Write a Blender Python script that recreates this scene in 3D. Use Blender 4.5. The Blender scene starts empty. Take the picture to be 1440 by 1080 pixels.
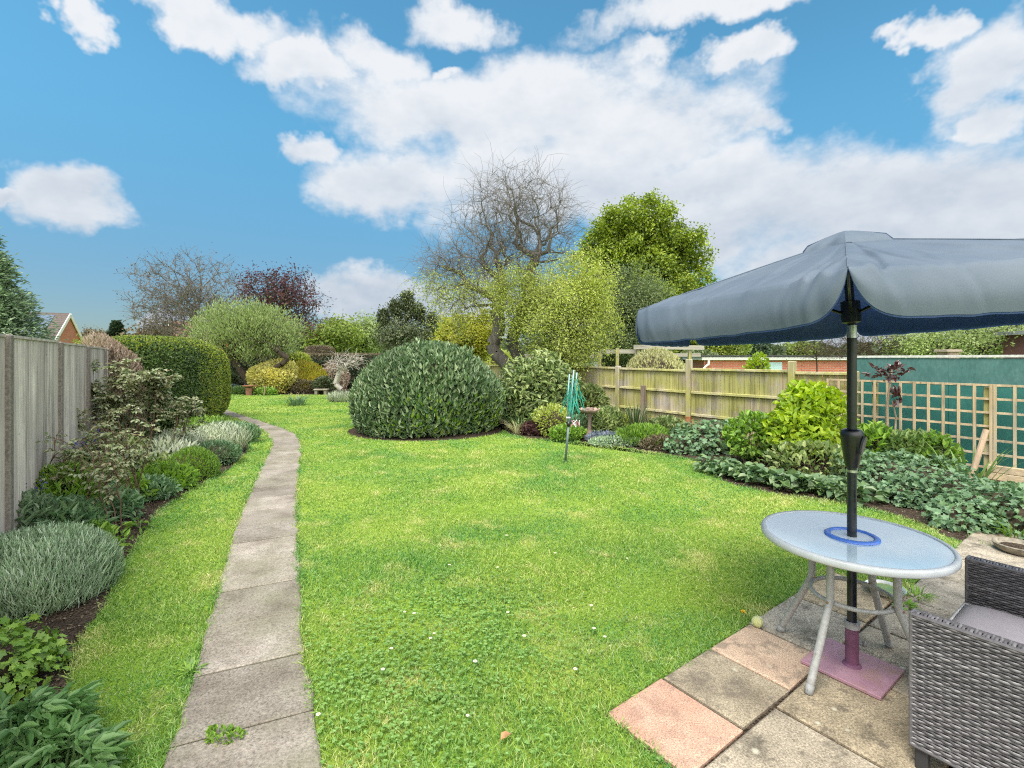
import bpy, math, numpy as np
from mathutils import Vector, Matrix
R = math.radians
scn = bpy.context.scene
# ------------------------------------------------------------------ camera
F, HZ, CH = 685.0, 500.0, 1.70            # focal length (1440 px wide picture), horizon row, eye height
cam = bpy.data.cameras.new('camera'); camo = bpy.data.objects.new('camera', cam)
scn.collection.objects.link(camo)
cam.sensor_width = 36; cam.lens = F/1440*36; cam.shift_y = -(540-HZ)/1440
cam.clip_start = .05; cam.clip_end = 3000
camo.location = (0, 0, CH); camo.rotation_euler = (R(90), 0, 0)
scn.camera = camo
# ------------------------------------------------------------------ light
EXPO = 1.36
SUN_EL, SUN_AZ = 63, 220                  # azimuth the light comes FROM, clockwise from +Y (left, a little behind the camera)
sd = Vector((math.sin(R(SUN_AZ))*math.cos(R(SUN_EL)), math.cos(R(SUN_AZ))*math.cos(R(SUN_EL)), math.sin(R(SUN_EL))))
sl = bpy.data.lights.new('sun', 'SUN'); sl.energy = 1.5; sl.angle = R(20); sl.color = (1, .96, .88)
so = bpy.data.objects.new('sun', sl); scn.collection.objects.link(so)
so.rotation_euler = sd.to_track_quat('Z', 'Y').to_euler(); so.location = (0, 0, 30)
scn.view_settings.view_transform = 'Standard'; scn.view_settings.look = 'None'
scn.view_settings.exposure = EXPO; scn.view_settings.gamma = 1; scn.view_settings.use_curve_mapping = False
c = scn.cycles
c.max_bounces = 6; c.diffuse_bounces = 3; c.glossy_bounces = 3; c.transmission_bounces = 4; c.transparent_max_bounces = 6
scn.render.filter_size = 1.15; c.filter_width = 1.15
c.caustics_reflective = False; c.caustics_refractive = False
c.use_adaptive_sampling = False
try: c.use_denoising = False
except Exception: pass
# ------------------------------------------------------------------ world: sky with clouds by direction
SKY_S = 0.10
w = bpy.data.worlds.new('World'); scn.world = w; w.use_nodes = True
nt = w.node_tree; nt.nodes.clear()
def wn(t, **k):
    n = nt.nodes.new(t)
    for a, v in k.items(): setattr(n, a, v)
    return n
def wm(op, a, b=None, c_=None, clamp=False):
    n = wn('ShaderNodeMath', operation=op, use_clamp=clamp)
    for i, v in enumerate((a, b, c_)):
        if v is None: continue
        if isinstance(v, (int, float)): n.inputs[i].default_value = v
        else: nt.links.new(v, n.inputs[i])
    return n.outputs[0]
out = wn('ShaderNodeOutputWorld'); bg = wn('ShaderNodeBackground'); bg.inputs[1].default_value = SKY_S
nt.links.new(bg.outputs[0], out.inputs[0])
sky = wn('ShaderNodeTexSky'); sky.sky_type = 'NISHITA'; sky.sun_disc = False
sky.sun_elevation = R(SUN_EL); sky.sun_rotation = R(SUN_AZ); sky.air_density = 1.0; sky.dust_density = .6; sky.ozone_density = 1.6
tc = wn('ShaderNodeTexCoord'); sep = wn('ShaderNodeSeparateXYZ'); nt.links.new(tc.outputs['Generated'], sep.inputs[0])
az0 = wm('ARCTAN2', sep.outputs[0], sep.outputs[1]); el = wm('ARCSINE', sep.outputs[2])
def wnoise(scale, detail, vec, rough=.55, o='Fac'):
    n = wn('ShaderNodeTexNoise'); n.inputs['Scale'].default_value = scale; n.inputs['Detail'].default_value = detail
    n.inputs['Roughness'].default_value = rough; nt.links.new(vec, n.inputs['Vector']); return n.outputs[o]
wsep = wn('ShaderNodeSeparateColor'); nt.links.new(wnoise(7, 5, tc.outputs['Generated'], .6, 'Color'), wsep.inputs[0])
az = wm('ADD', az0, wm('MULTIPLY', wm('SUBTRACT', wsep.outputs[0], .5), .24)); elw = wm('ADD', el, wm('MULTIPLY', wm('SUBTRACT', wsep.outputs[1], .5), .15))
def azel(px, py):
    x, z = (px-720)/F, (HZ-py)/F
    return math.atan2(x, 1), math.atan2(z, math.hypot(x, 1))
CLOUDS = [(640,165,210,58),(800,150,160,75),(930,175,160,70),(760,250,220,85),(900,280,160,60),(540,262,100,52),(1010,260,130,60),(1130,290,150,80),(1000,330,120,50),
          (1300,270,190,80),(1420,280,120,80),(1230,350,260,50),(520,410,105,36),(110,275,88,46),(5,268,26,16),(270,12,165,34),(100,25,45,28),
          (430,98,85,33),(535,80,70,38),(630,35,75,34),(990,8,200,34),(1375,85,95,65),(1430,140,60,40),(910,85,46,26),(1040,78,60,24),(620,110,26,12),(1290,40,40,22),(440,210,45,22),(1060,180,60,26),
          (700,430,230,40),(1180,450,300,60),(90,478,200,20),(240,455,60,16)]
dens = None
for px, py, rx, ry in CLOUDS:
    a0, e0 = azel(px, py); a1, _ = azel(px+rx, py); a2, _ = azel(px-rx, py); _, e1 = azel(px, py-ry); _, e2 = azel(px, py+ry)
    ra, re = (a1-a2)/2, (e1-e2)/2
    d1 = wm('MULTIPLY', wm('SUBTRACT', az, a0), 1/ra); d2 = wm('MULTIPLY', wm('SUBTRACT', elw, e0), 1/re)
    q = wm('SUBTRACT', 1.0, wm('MULTIPLY_ADD', d1, d1, wm('MULTIPLY', d2, d2)))
    dens = q if dens is None else wm('SMOOTH_MAX', dens, q, .35)
mp = wn('ShaderNodeMapping'); mp.inputs['Scale'].default_value = (1, 1, 1.7); nt.links.new(tc.outputs['Generated'], mp.inputs[0])
mp2 = wn('ShaderNodeMapping'); mp2.inputs['Scale'].default_value = (1, 1, 1.7); mp2.inputs['Location'].default_value = (0, 0, .05); nt.links.new(tc.outputs['Generated'], mp2.inputs[0])
n1 = wnoise(5.5, 9, mp.outputs[0], .6); n2 = wnoise(5.5, 4, mp2.outputs[0], .6); nlow = wnoise(2.2, 3, mp.outputs[0])
behind = wm('MULTIPLY', wm('LESS_THAN', sep.outputs[1], .02), wm('SUBTRACT', wm('MULTIPLY', wm('SUBTRACT', nlow, .40), 6.0), 0.0))
ahead = wm('GREATER_THAN', sep.outputs[1], .02)
dd = wm('ADD', wm('MULTIPLY', wm('MAXIMUM', dens, -2.0), ahead), behind)
thick = wm('ADD', dd, wm('MULTIPLY', wm('SUBTRACT', n1, .5), 2.9))
mr = wn('ShaderNodeMapRange', interpolation_type='SMOOTHSTEP'); mr.inputs[1].default_value = -.50; mr.inputs[2].default_value = .75
nt.links.new(thick, mr.inputs[0]); alpha = wm('MULTIPLY', mr.outputs[0], .95)
tint = wn('ShaderNodeMix', data_type='RGBA', blend_type='MULTIPLY'); tint.inputs[0].default_value = 1
nt.links.new(sky.outputs[0], tint.inputs[6]); 
lowsky = wn('ShaderNodeMapRange', interpolation_type='SMOOTHSTEP'); lowsky.inputs[1].default_value = .02; lowsky.inputs[2].default_value = .48; nt.links.new(el, lowsky.inputs[0])
tm = wn('ShaderNodeMix', data_type='RGBA'); tm.inputs[6].default_value = (.265, .335, .39, 1); tm.inputs[7].default_value = (.40, .79, .775, 1); nt.links.new(lowsky.outputs[0], tm.inputs[0]); nt.links.new(tm.outputs[2], tint.inputs[7])
shade = wm('ADD', wm('MULTIPLY', wm('SUBTRACT', n1, n2), -1.5), wm('ADD', wm('MULTIPLY_ADD', dd, .30, .02), wm('MULTIPLY', wm('SUBTRACT', .40, el), 2.0)), clamp=True)
cm = wn('ShaderNodeMix', data_type='RGBA'); nt.links.new(shade, cm.inputs[0])
k = 1/(SKY_S*2**EXPO)
cm.inputs[6].default_value = (.90*k, .92*k, .95*k, 1); cm.inputs[7].default_value = (.54*k, .61*k, .71*k, 1)
mx = wn('ShaderNodeMix', data_type='RGBA'); nt.links.new(alpha, mx.inputs[0]); nt.links.new(tint.outputs[2], mx.inputs[6]); nt.links.new(cm.outputs[2], mx.inputs[7])
# bright glow added to the unseen sky behind the camera as fill light
glow_dir = wn('ShaderNodeVectorMath', operation='DOT_PRODUCT'); nt.links.new(tc.outputs['Generated'], glow_dir.inputs[0]); glow_dir.inputs[1].default_value = (math.sin(R(160))*math.cos(R(42)), math.cos(R(160))*math.cos(R(42)), math.sin(R(42)))
glow = wn('ShaderNodeMapRange', interpolation_type='SMOOTHSTEP'); glow.inputs[1].default_value = .2; glow.inputs[2].default_value = 1.0; nt.links.new(glow_dir.outputs['Value'], glow.inputs[0])
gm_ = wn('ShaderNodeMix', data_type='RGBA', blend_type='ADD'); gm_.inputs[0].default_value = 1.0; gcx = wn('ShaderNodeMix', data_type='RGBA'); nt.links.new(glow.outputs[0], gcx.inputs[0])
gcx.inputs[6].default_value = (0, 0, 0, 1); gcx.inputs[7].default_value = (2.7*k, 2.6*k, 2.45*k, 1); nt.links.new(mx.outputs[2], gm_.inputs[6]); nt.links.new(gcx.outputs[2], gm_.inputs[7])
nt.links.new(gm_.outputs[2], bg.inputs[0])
# ------------------------------------------------------------------ helpers
rng = np.random.default_rng(7)
def XY(px, Y): return np.array([(px-720)/F*Y, Y])
def G(px, py, z=0.0):
    Y = F*(CH-z)/(py-HZ); return np.array([(px-720)/F*Y, Y])
def ZA(py, Y): return CH+(HZ-py)/F*Y
def unit(v):
    v = np.asarray(v, float); return v/np.maximum(np.linalg.norm(v, axis=-1, keepdims=True), 1e-9)
def mesh(name, V, Fs, mats, parent=None, mi=None, smooth=False, loc=None):
    """V (N,3); Fs list of index arrays (n,k); mi list of material indices per array"""
    me = bpy.data.meshes.new(name); V = np.asarray(V, np.float32)
    Fs = [np.asarray(f, np.int32) for f in Fs if len(f)]
    me.vertices.add(len(V)); me.vertices.foreach_set('co', V.ravel())
    nl = sum(f.size for f in Fs); npoly = sum(len(f) for f in Fs)
    me.loops.add(nl); me.polygons.add(npoly)
    me.loops.foreach_set('vertex_index', np.concatenate([f.ravel() for f in Fs]))
    tot = np.concatenate([np.full(len(f), f.shape[1], np.int32) for f in Fs])
    st = np.concatenate([[0], np.cumsum(tot)[:-1]]).astype(np.int32)
    me.polygons.foreach_set('loop_start', st)
    try: me.polygons.foreach_set('loop_total', tot)
    except Exception: pass
    if not isinstance(mats, (list, tuple)): mats = [mats]
    for m in mats: me.materials.append(m)
    if mi is not None:
        me.polygons.foreach_set('material_index', np.concatenate([np.full(len(f), i, np.int32) if np.isscalar(i) else np.asarray(i, np.int32) for f, i in zip(Fs, mi)]))
    me.polygons.foreach_set('use_smooth', np.full(npoly, bool(smooth)))
    me.update(calc_edges=True); me.validate()
    o = bpy.data.objects.new(name, me); scn.collection.objects.link(o)
    if parent is not None:
        o.parent = parent; o.matrix_parent_inverse = Matrix.Identity(4)
        o.location = -parent.location if parent.parent is None else (0, 0, 0)   # geometry is given in world coordinates (parents are unrotated)
    return o
def tag(o, label=None, cat=None, group=None, kind=None):
    if label: o['label'] = label
    if cat: o['category'] = cat
    if group: o['group'] = group
    if kind: o['kind'] = kind
    return o
def thing(name, label, cat, loc, group=None):
    o = bpy.data.objects.new(name, None); scn.collection.objects.link(o)
    o.empty_display_size = .1
    o.location = (float(loc[0]), float(loc[1]), float(loc[2]) if len(loc) > 2 else 0.0); return tag(o, label, cat, group)
def dup(root, loc, label=None, group=None, rz=0, s=1):
    r = root.copy(); scn.collection.objects.link(r); r.location = loc; r.rotation_euler = (0, 0, rz); r.scale = (s, s, s)
    if label: r['label'] = label
    if group: r['group'] = group
    for ch in list(root.children):
        q = ch.copy(); scn.collection.objects.link(q); q.parent = r
        for g in ch.children:
            d = g.copy(); scn.collection.objects.link(d); d.parent = q
    return r
class MB:
    def __init__(s): s.V = []; s.Fs = []; s.mi = []; s.n = 0
    def add(s, V, Fs, mi=0):
        V = np.asarray(V, float).reshape(-1, 3)
        for f in Fs: s.Fs.append(np.asarray(f, int)+s.n); s.mi.append(mi)
        s.V.append(V); s.n += len(V); return s
    def box(s, c, size, ax=None, mi=0, ch=0.0, taper=1.0):
        """ax: 3 row axes. chamfered when ch>0"""
        hx, hy, hz = np.array(size)/2.0
        A = np.eye(3) if ax is None else np.array([unit(a) for a in ax])
        if ch <= 0:
            P = np.array([(x, y, z) for z in (-hz, hz) for y in (-hy, hy) for x in (-hx, hx)], float)
            P[4:, :2] *= taper
            F_ = [[(0,2,3,1),(4,5,7,6),(0,1,5,4),(2,6,7,3),(0,4,6,2),(1,3,7,5)]]
            s.add(P@A+np.asarray(c), F_, mi); return s
        rings = []
        for z, d in ((-hz, ch), (-hz+ch, 0), (hz-ch, 0), (hz, ch)):
            x, y = hx-d, hy-d; q = min(ch, hx*.49, hy*.49) if d == 0 else 0
            if d: ring = [(-x+0,-y),(x,-y),(x,-y),(x,y),(x,y),(-x,y),(-x,y),(-x,-y)]
            else: ring = [(-x+q,-y),(x-q,-y),(x,-y+q),(x,y-q),(x-q,y),(-x+q,y),(-x,y-q),(-x,-y+q)]
            if d: ring = [(-x,-y),(x,-y),(x,-y+1e-4),(x,y-1e-4),(x,y),(-x,y),(-x,y-1e-4),(-x,-y+1e-4)]
            rings += [(a, b, z) for a, b in ring]
        P = np.array(rings, float); f = []
        for r_ in range(3):
            for i in range(8): f.append((r_*8+i, r_*8+(i+1)%8, r_*8+8+(i+1)%8, r_*8+8+i))
        s.add(P@A+np.asarray(c), [np.array(f), np.array([tuple(range(7,-1,-1)), tuple(range(24,32))])], mi); return s
    def beam(s, p, q, wd, ht, up=(0,0,1), mi=0, ch=0.0):
        p, q = np.asarray(p, float), np.asarray(q, float); d = q-p; L = np.linalg.norm(d); d = d/L
        sd_ = unit(np.cross(up, d)); u = np.cross(d, sd_)
        return s.box((p+q)/2, (L, wd, ht), (d, sd_, u), mi, ch)
    def tube(s, path, rad, k=8, mi=0, cap=True, closed=False):
        P = np.asarray(path, float); n = len(P); rad = np.broadcast_to(np.asarray(rad, float), (n,))
        if closed: T = unit(np.roll(P, -1, 0)-np.roll(P, 1, 0))
        else:
            T = np.gradient(P, axis=0) if n > 2 else np.repeat((P[1:]-P[:1]), n, 0)
            T = unit(T)
        ref = np.array([0,0,1.]) if abs(T[0][2]) < .9 else np.array([1.,0,0])
        u = unit(np.cross(T[0], ref)); U = [u]
        for i in range(1, n):
            u = U[-1]-T[i]*np.dot(U[-1], T[i]); U.append(unit(u))
        U = np.array(U); W = np.cross(T, U); a = np.arange(k)*2*np.pi/k
        V = P[:, None, :]+rad[:, None, None]*(np.cos(a)[None, :, None]*U[:, None, :]+np.sin(a)[None, :, None]*W[:, None, :])
        f = []; m = n if closed else n-1
        for i in range(m):
            j = (i+1) % n
            for q in range(k): f.append((i*k+q, i*k+(q+1) % k, j*k+(q+1) % k, j*k+q))
        Fs = [np.array(f)]
        if cap and not closed: Fs.append(np.array([tuple(range(k-1,-1,-1)), tuple(range((n-1)*k, n*k))]))
        return s.add(V.reshape(-1, 3), Fs, mi)
    def lathe(s, prof, c=(0,0,0), k=24, mi=0, axis=None):
        """prof: (r,z) list"""
        a = np.arange(k)*2*np.pi/k; prof = np.asarray(prof, float)
        V = np.stack([prof[:,0,None]*np.cos(a), prof[:,0,None]*np.sin(a), np.repeat(prof[:,1,None], k, 1)], -1)
        if axis is not None:
            z = unit(axis); x = unit(np.cross([0,0,1.], z)) if abs(z[2]) < .99 else np.array([1.,0,0]); y = np.cross(z, x)
            V = V[...,0,None]*x+V[...,1,None]*y+V[...,2,None]*z
        f = []
        for i in range(len(prof)-1):
            for q in range(k): f.append((i*k+q, i*k+(q+1)%k, (i+1)*k+(q+1)%k, (i+1)*k+q))
        return s.add(V.reshape(-1,3)+np.asarray(c), [np.array(f)], mi)
    def grid(s, P, mi=0):
        P = np.asarray(P, float); n, m = P.shape[:2]
        i, j = np.meshgrid(np.arange(n-1), np.arange(m-1), indexing='ij'); b = (i*m+j).ravel()
        return s.add(P.reshape(-1,3), [np.stack([b, b+m, b+m+1, b+1], 1)], mi)
    def build(s, name, mats, parent=None, smooth=False):
        return mesh(name, np.concatenate(s.V), s.Fs, mats, parent, s.mi, smooth)
def autosmooth(o, ang=35):
    me = o.data
    try:
        me.polygons.foreach_set('use_smooth', np.ones(len(me.polygons), bool)); me.set_sharp_from_angle(angle=R(ang))
    except Exception: pass
    return o
def inpoly(P, poly):
    x, y = P[:,0], P[:,1]; poly = np.asarray(poly); r = np.zeros(len(P), bool); j = len(poly)-1
    for i in range(len(poly)):
        xi, yi = poly[i]; xj, yj = poly[j]
        with np.errstate(divide='ignore', invalid='ignore'):
            r ^= ((yi > y) != (yj > y)) & (x < (xj-xi)*(y-yi)/(yj-yi+1e-12)+xi)
        j = i
    return r
def smoothline(P, n=8):
    P = np.asarray(P, float); o = []
    E = np.concatenate([[2*P[0]-P[1]], P, [2*P[-1]-P[-2]]])
    for i in range(1, len(E)-2):
        p0,p1,p2,p3 = E[i-1:i+3]
        for t in np.arange(n)/n:
            o.append(.5*((2*p1)+(-p0+p2)*t+(2*p0-5*p1+4*p2-p3)*t*t+(-p0+3*p1-3*p2+p3)*t**3))
    o.append(P[-1]); return np.array(o)
def resample(P, n):
    d = np.concatenate([[0], np.cumsum(np.linalg.norm(np.diff(P, axis=0), axis=1))]); t = np.linspace(0, d[-1], n)
    return np.stack([np.interp(t, d, P[:,i]) for i in range(P.shape[1])], 1)
def vnoise(P, scale, seed=0):
    """cheap smooth noise in -1..1"""
    g = np.random.default_rng(seed); o = np.zeros(len(P)); A = 0
    for k_ in range(10):
        v = g.normal(size=P.shape[1]); v = v/np.linalg.norm(v)*scale*g.uniform(.5, 2.2); o += np.sin(P@v+g.uniform(0, 6.28))*1.0; A += .5
    return o/math.sqrt(A*2)
# ------------------------------------------------------------------ materials
class N:
    def __init__(s, name):
        s.m = bpy.data.materials.new(name); s.m.use_nodes = True; s.t = s.m.node_tree; s.t.nodes.clear()
        s.o = s.n('ShaderNodeOutputMaterial'); s.b = s.n('ShaderNodeBsdfPrincipled'); s.l(s.b.outputs[0], s.o.inputs[0])
        s.tc = s.n('ShaderNodeTexCoord').outputs['Object']
    def n(s, t, **k):
        n = s.t.nodes.new(t)
        for a, v in k.items(): setattr(n, a, v)
        return n
    def l(s, a, b): s.t.links.new(a, b)
    def set(s, **k):
        for a, v in k.items():
            i = s.b.inputs[a.replace('_', ' ')]
            if hasattr(v, 'is_output'): s.l(v, i)
            else: i.default_value = (*v, 1) if isinstance(v, tuple) and len(v) == 3 and i.type == 'RGBA' else v
        return s
    def noise(s, scale, detail=4, rough=.6, sc=(1,1,1), rot=(0,0,0), vec=None, loc=(0,0,0)):
        mp_ = s.n('ShaderNodeMapping'); mp_.inputs['Scale'].default_value = sc; mp_.inputs['Rotation'].default_value = rot; mp_.inputs['Location'].default_value = loc
        s.l(vec or s.tc, mp_.inputs[0]); q = s.n('ShaderNodeTexNoise'); s.l(mp_.outputs[0], q.inputs['Vector'])
        q.inputs['Scale'].default_value = scale; q.inputs['Detail'].default_value = detail; q.inputs['Roughness'].default_value = rough
        return q.outputs['Fac']
    def voro(s, scale, feat='F1', out='Distance', sc=(1,1,1)):
        mp_ = s.n('ShaderNodeMapping'); mp_.inputs['Scale'].default_value = sc; s.l(s.tc, mp_.inputs[0])
        q = s.n('ShaderNodeTexVoronoi', feature=feat); s.l(mp_.outputs[0], q.inputs['Vector']); q.inputs['Scale'].default_value = scale; return q.outputs[out]
    def ramp(s, f, stops, interp='LINEAR'):
        r = s.n('ShaderNodeValToRGB'); s.l(f, r.inputs[0]); e = r.color_ramp.elements; r.color_ramp.interpolation = interp
        while len(e) < len(stops): e.new(.5)
        for q, (p, c_) in zip(e, stops): q.position = p; q.color = (*c_, 1) if not np.isscalar(c_) else (c_, c_, c_, 1)
        return r.outputs[0]
    def mix(s, f, a, b, mode='MIX'):
        n = s.n('ShaderNodeMix', data_type='RGBA', blend_type=mode)
        for i, v in ((0, f), (6, a), (7, b)):
            if hasattr(v, 'is_output'): s.l(v, n.inputs[i])
            elif isinstance(v, tuple): n.inputs[i].default_value = (*v, 1)
            else: n.inputs[i].default_value = v if i == 0 else (v, v, v, 1)
        return n.outputs[2]
    def math(s, op, a, b=0.0, clamp=False):
        n = s.n('ShaderNodeMath', operation=op, use_clamp=clamp)
        for i, v in enumerate((a, b)):
            if hasattr(v, 'is_output'): s.l(v, n.inputs[i])
            else: n.inputs[i].default_value = v
        return n.outputs[0]
    def rnd(s): return s.n('ShaderNodeNewGeometry').outputs['Random Per Island']
    def bump(s, h, st=.3, dist=.01):
        b = s.n('ShaderNodeBump'); b.inputs['Strength'].default_value = st; b.inputs['Distance'].default_value = dist
        s.l(h, b.inputs['Height']); s.l(b.outputs[0], s.b.inputs['Normal']); return s
def flat(name, col, rough=.5, metal=0, var=.25, nscale=20, bump=.0, spec=.5, coat=0):
    a = N(name); f = a.noise(nscale, 5)
    a.set(Base_Color=a.ramp(f, [(.3, tuple(x*(1-var) for x in col)), (.7, tuple(min(1, x*(1+var)) for x in col))]), Roughness=a.ramp(f, [(.3, max(0, rough-.08)), (.7, min(1, rough+.1))]), Metallic=metal)
    a.b.inputs['Specular IOR Level'].default_value = spec; a.b.inputs['Coat Weight'].default_value = coat
    if bump: a.bump(f, bump, .004)
    return a.m
def leafmat(name, cols, rough=.5, trans=.25, ns=1.2, amp=.3, spec=.4, tcol=None):
    """colour differs leaf by leaf (random per island) and drifts over the plant"""
    a = N(name); r = a.rnd(); k_ = len(cols)
    col = a.ramp(r, [((i+.5)/k_, c_) for i, c_ in enumerate(cols)])
    f = a.noise(ns, 3)
    col = a.mix(1.0, col, a.ramp(f, [(.3, (1-amp, 1-amp*.9, 1-amp)), (.7, (1+amp, 1+amp, 1+amp*.6))]), 'MULTIPLY')
    a.set(Base_Color=col, Roughness=rough); a.b.inputs['Specular IOR Level'].default_value = spec
    t = a.n('ShaderNodeBsdfTranslucent'); hs = a.n('ShaderNodeHueSaturation'); hs.inputs['Value'].default_value = 1.5; hs.inputs['Saturation'].default_value = 1.15
    a.l(col, hs.inputs['Color']); a.l(hs.outputs[0], t.inputs[0])
    ms = a.n('ShaderNodeMixShader'); ms.inputs[0].default_value = trans; a.l(a.b.outputs[0], ms.inputs[1]); a.l(t.outputs[0], ms.inputs[2]); a.l(ms.outputs[0], a.o.inputs[0])
    return a.m
def bark(name, c1, c2, sc=8):
    a = N(name); f = a.noise(sc, 6, .7, (1,1,.35)); v = a.noise(sc*4, 4, .7)
    a.set(Base_Color=a.mix(.35, a.ramp(f, [(.35, c1), (.65, c2)]), a.ramp(v, [(.3, tuple(x*.6 for x in c1)), (.7, c2)])), Roughness=.9); a.b.inputs['Specular IOR Level'].default_value = .2
    a.bump(f, .8, .02); return a.m
def wood(name, c1, c2, c3=None, axis=2, alg=None, rough=.85, cell=1.0):
    """weathered timber, grain along an axis; every board its own tint; alg = colour of algae in broad patches"""
    a = N(name); sc = [28, 28, 28]; sc[axis] = 1.2
    g = a.noise(1.0, 6, .65, tuple(sc)); r = a.rnd()
    col = a.ramp(g, [(.25, c1), (.75, c2)])
    col = a.mix(1.0, col, a.ramp(r, [(0, .68), (.5, 1.0), (1, 1.25)]), 'MULTIPLY')
    p = a.noise(1.6*cell, 5, .65)
    if c3: col = a.mix(a.ramp(p, [(.42, 0.0), (.62, .85)]), col, a.mix(1.0, c3, a.ramp(g, [(.25, .7), (.75, 1.15)]), 'MULTIPLY'))
    if alg:
        p2 = a.noise(2.2*cell, 4, .6, loc=(3, 5, 1)); col = a.mix(a.ramp(p2, [(.36, 0.0), (.58, .8)]), col, a.mix(1.0, alg, a.ramp(g, [(.2, .65), (.8, 1.2)]), 'MULTIPLY'))
    sx_ = [5, 5, 5]; sx_[axis] = .5; p3 = a.noise(1.3, 5, .7, tuple(sx_), loc=(8,2,6)); col = a.mix(1.0, col, a.ramp(p3, [(.34, .55), (.5, 1.0), (.66, 1.12)]), 'MULTIPLY')
    k_ = a.voro(5.5); col = a.mix(a.ramp(k_, [(.03, .75), (.07, 0.0)]), col, tuple(x*.3 for x in c1))
    a.set(Base_Color=col, Roughness=rough); a.b.inputs['Specular IOR Level'].default_value = .2
    a.bump(g, .5, .006); return a.m
# ------------------------------------------------------------------ foliage
def leafgeo(P, D, Nn, L, W, kind='o', fold=.25, curl=.15):
    """one folded leaf per row: base P, axis D, facing Nn, length L, width W"""
    n = len(P); D = unit(D); S = unit(np.cross(D, Nn)); Nn = np.cross(S, D)
    L = np.broadcast_to(np.asarray(L, float), (n,))[:, None]; W = np.broadcast_to(np.asarray(W, float), (n,))[:, None]/2
    up = Nn*W*2*fold
    if kind == 'd':
        m = P+D*L*.5
        V = np.stack([P, m-S*W+up, P+D*L-Nn*L*curl, m+S*W+up], 1); b = np.arange(n)*4
        return V.reshape(-1,3), [np.concatenate([np.stack([b,b+2,b+1],1), np.stack([b,b+3,b+2],1)])]
    if kind == 'o':
        m1 = P+D*L*.3; m2 = P+D*L*.68-Nn*L*curl*.35
        V = np.stack([P, m1-S*W+up, m2-S*W*.8+up, P+D*L-Nn*L*curl, m2+S*W*.8+up, m1+S*W+up], 1); b = np.arange(n)*6
        return V.reshape(-1,3), [np.concatenate([np.stack([b,b+3,b+2,b+1],1), np.stack([b,b+5,b+4,b+3],1)])]
    if kind == 's':            # strap blade that arches over
        m1 = P+D*L*.45-Nn*L*curl*.15; m2 = P+D*L*.8-Nn*L*curl*.6
        V = np.stack([P-S*W*.7, P+S*W*.7, m1-S*W+up, m1+S*W+up, m2-S*W*.7, m2+S*W*.7, P+D*L-Nn*L*curl*1.3], 1); b = np.arange(n)*7
        q = np.concatenate([np.stack([b,b+1,b+3,b+2],1), np.stack([b+2,b+3,b+5,b+4],1)])
        return V.reshape(-1,3), [q, np.stack([b+4,b+5,b+6],1)]
    if kind == 't':            # single bent grass blade
        V = np.stack([P-S*W, P+S*W, P+D*L*.55-S*W*.7, P+D*L*.55+S*W*.7, P+D*L-Nn*L*curl], 1); b = np.arange(n)*5
        return V.reshape(-1,3), [np.stack([b,b+1,b+3,b+2],1), np.stack([b+2,b+3,b+4],1)]
    if kind == 'lobe':         # five-lobed leaf as a fan
        a = np.linspace(-2.5, 2.5, 11); rr = np.array([.55,.5,.8,.55,.95,.6,.95,.55,.8,.5,.55]); a[[0,10]] = (-2.9, 2.9)
        c0 = P+D*L*.4; V = [c0]
        for q, r_ in zip(a, rr): V.append(c0+(D*math.cos(q)*L*.55+S*math.sin(q)*W*1.05)*r_+Nn*(L*(fold*.45*abs(math.sin(q))*r_-curl*r_*r_*.35)))
        V = np.stack(V, 1); b = np.arange(n)*12; f = []
        for q in range(0, 10, 2): f += [np.stack([b, b+1+q, b+2+q, b+3+q], 1)]
        return V.reshape(-1,3), [np.concatenate(f)]
def rdir(n, g=rng): return unit(g.normal(size=(n,3)))
def lumpfn(seed, k=26, amp=.16, sharp=9):
    g = np.random.default_rng(seed); d = unit(g.normal(size=(k,3))); a = g.uniform(-.7, 1, k)*amp
    return lambda D: 1+np.sum(a*np.exp(sharp*(D@d.T-1)), 1)
def shell(n, c, rad, p=2.0, lump=None, depth=.35, zmin=.02, g=rng, power=1.6):
    """points through the outer layer of a super-ellipsoid blob; returns points and outward directions"""
    D = unit(g.normal(size=(int(n*1.3),3))*np.array([1,1,1.])); rad = np.asarray(rad, float)
    # spread evenly over the stretched surface
    r0 = (np.abs(D[:,0])**p+np.abs(D[:,1])**p+np.abs(D[:,2])**p)**(-1/p)
    q = 1-depth*g.random(len(D))**power
    Pn = D*r0[:,None]
    if lump: Pn = Pn*lump(D)[:,None]
    nrm = unit(np.sign(Pn)*np.abs(Pn)**(p-1)/rad)
    P = np.asarray(c)+Pn*rad*q[:,None]
    ok = P[:,2] > zmin; return P[ok][:n], nrm[ok][:n]
def leafset(P, nrm, leaf, out=.6, up=.4, rnd=.5, face='up', g=rng, jit=.3, fold=.25, curl=.15):
    """leaves at P: axis = blend of outward, up and random"""
    L, W, kind = leaf; n = len(P)
    D = unit(nrm*out+np.array([0,0,up])+rdir(n, g)*rnd)
    Nn = {'up': np.array([0,0,1.])+nrm*.5, 'mid': nrm*.8+np.array([0,0,.7]), 'out': nrm}[face]+rdir(n, g)*.45
    s = g.uniform(1-jit, 1+jit, n); return leafgeo(P-D*(L*s*.3)[:,None], D, Nn, L*s, W*s, kind, fold, curl)
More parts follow.
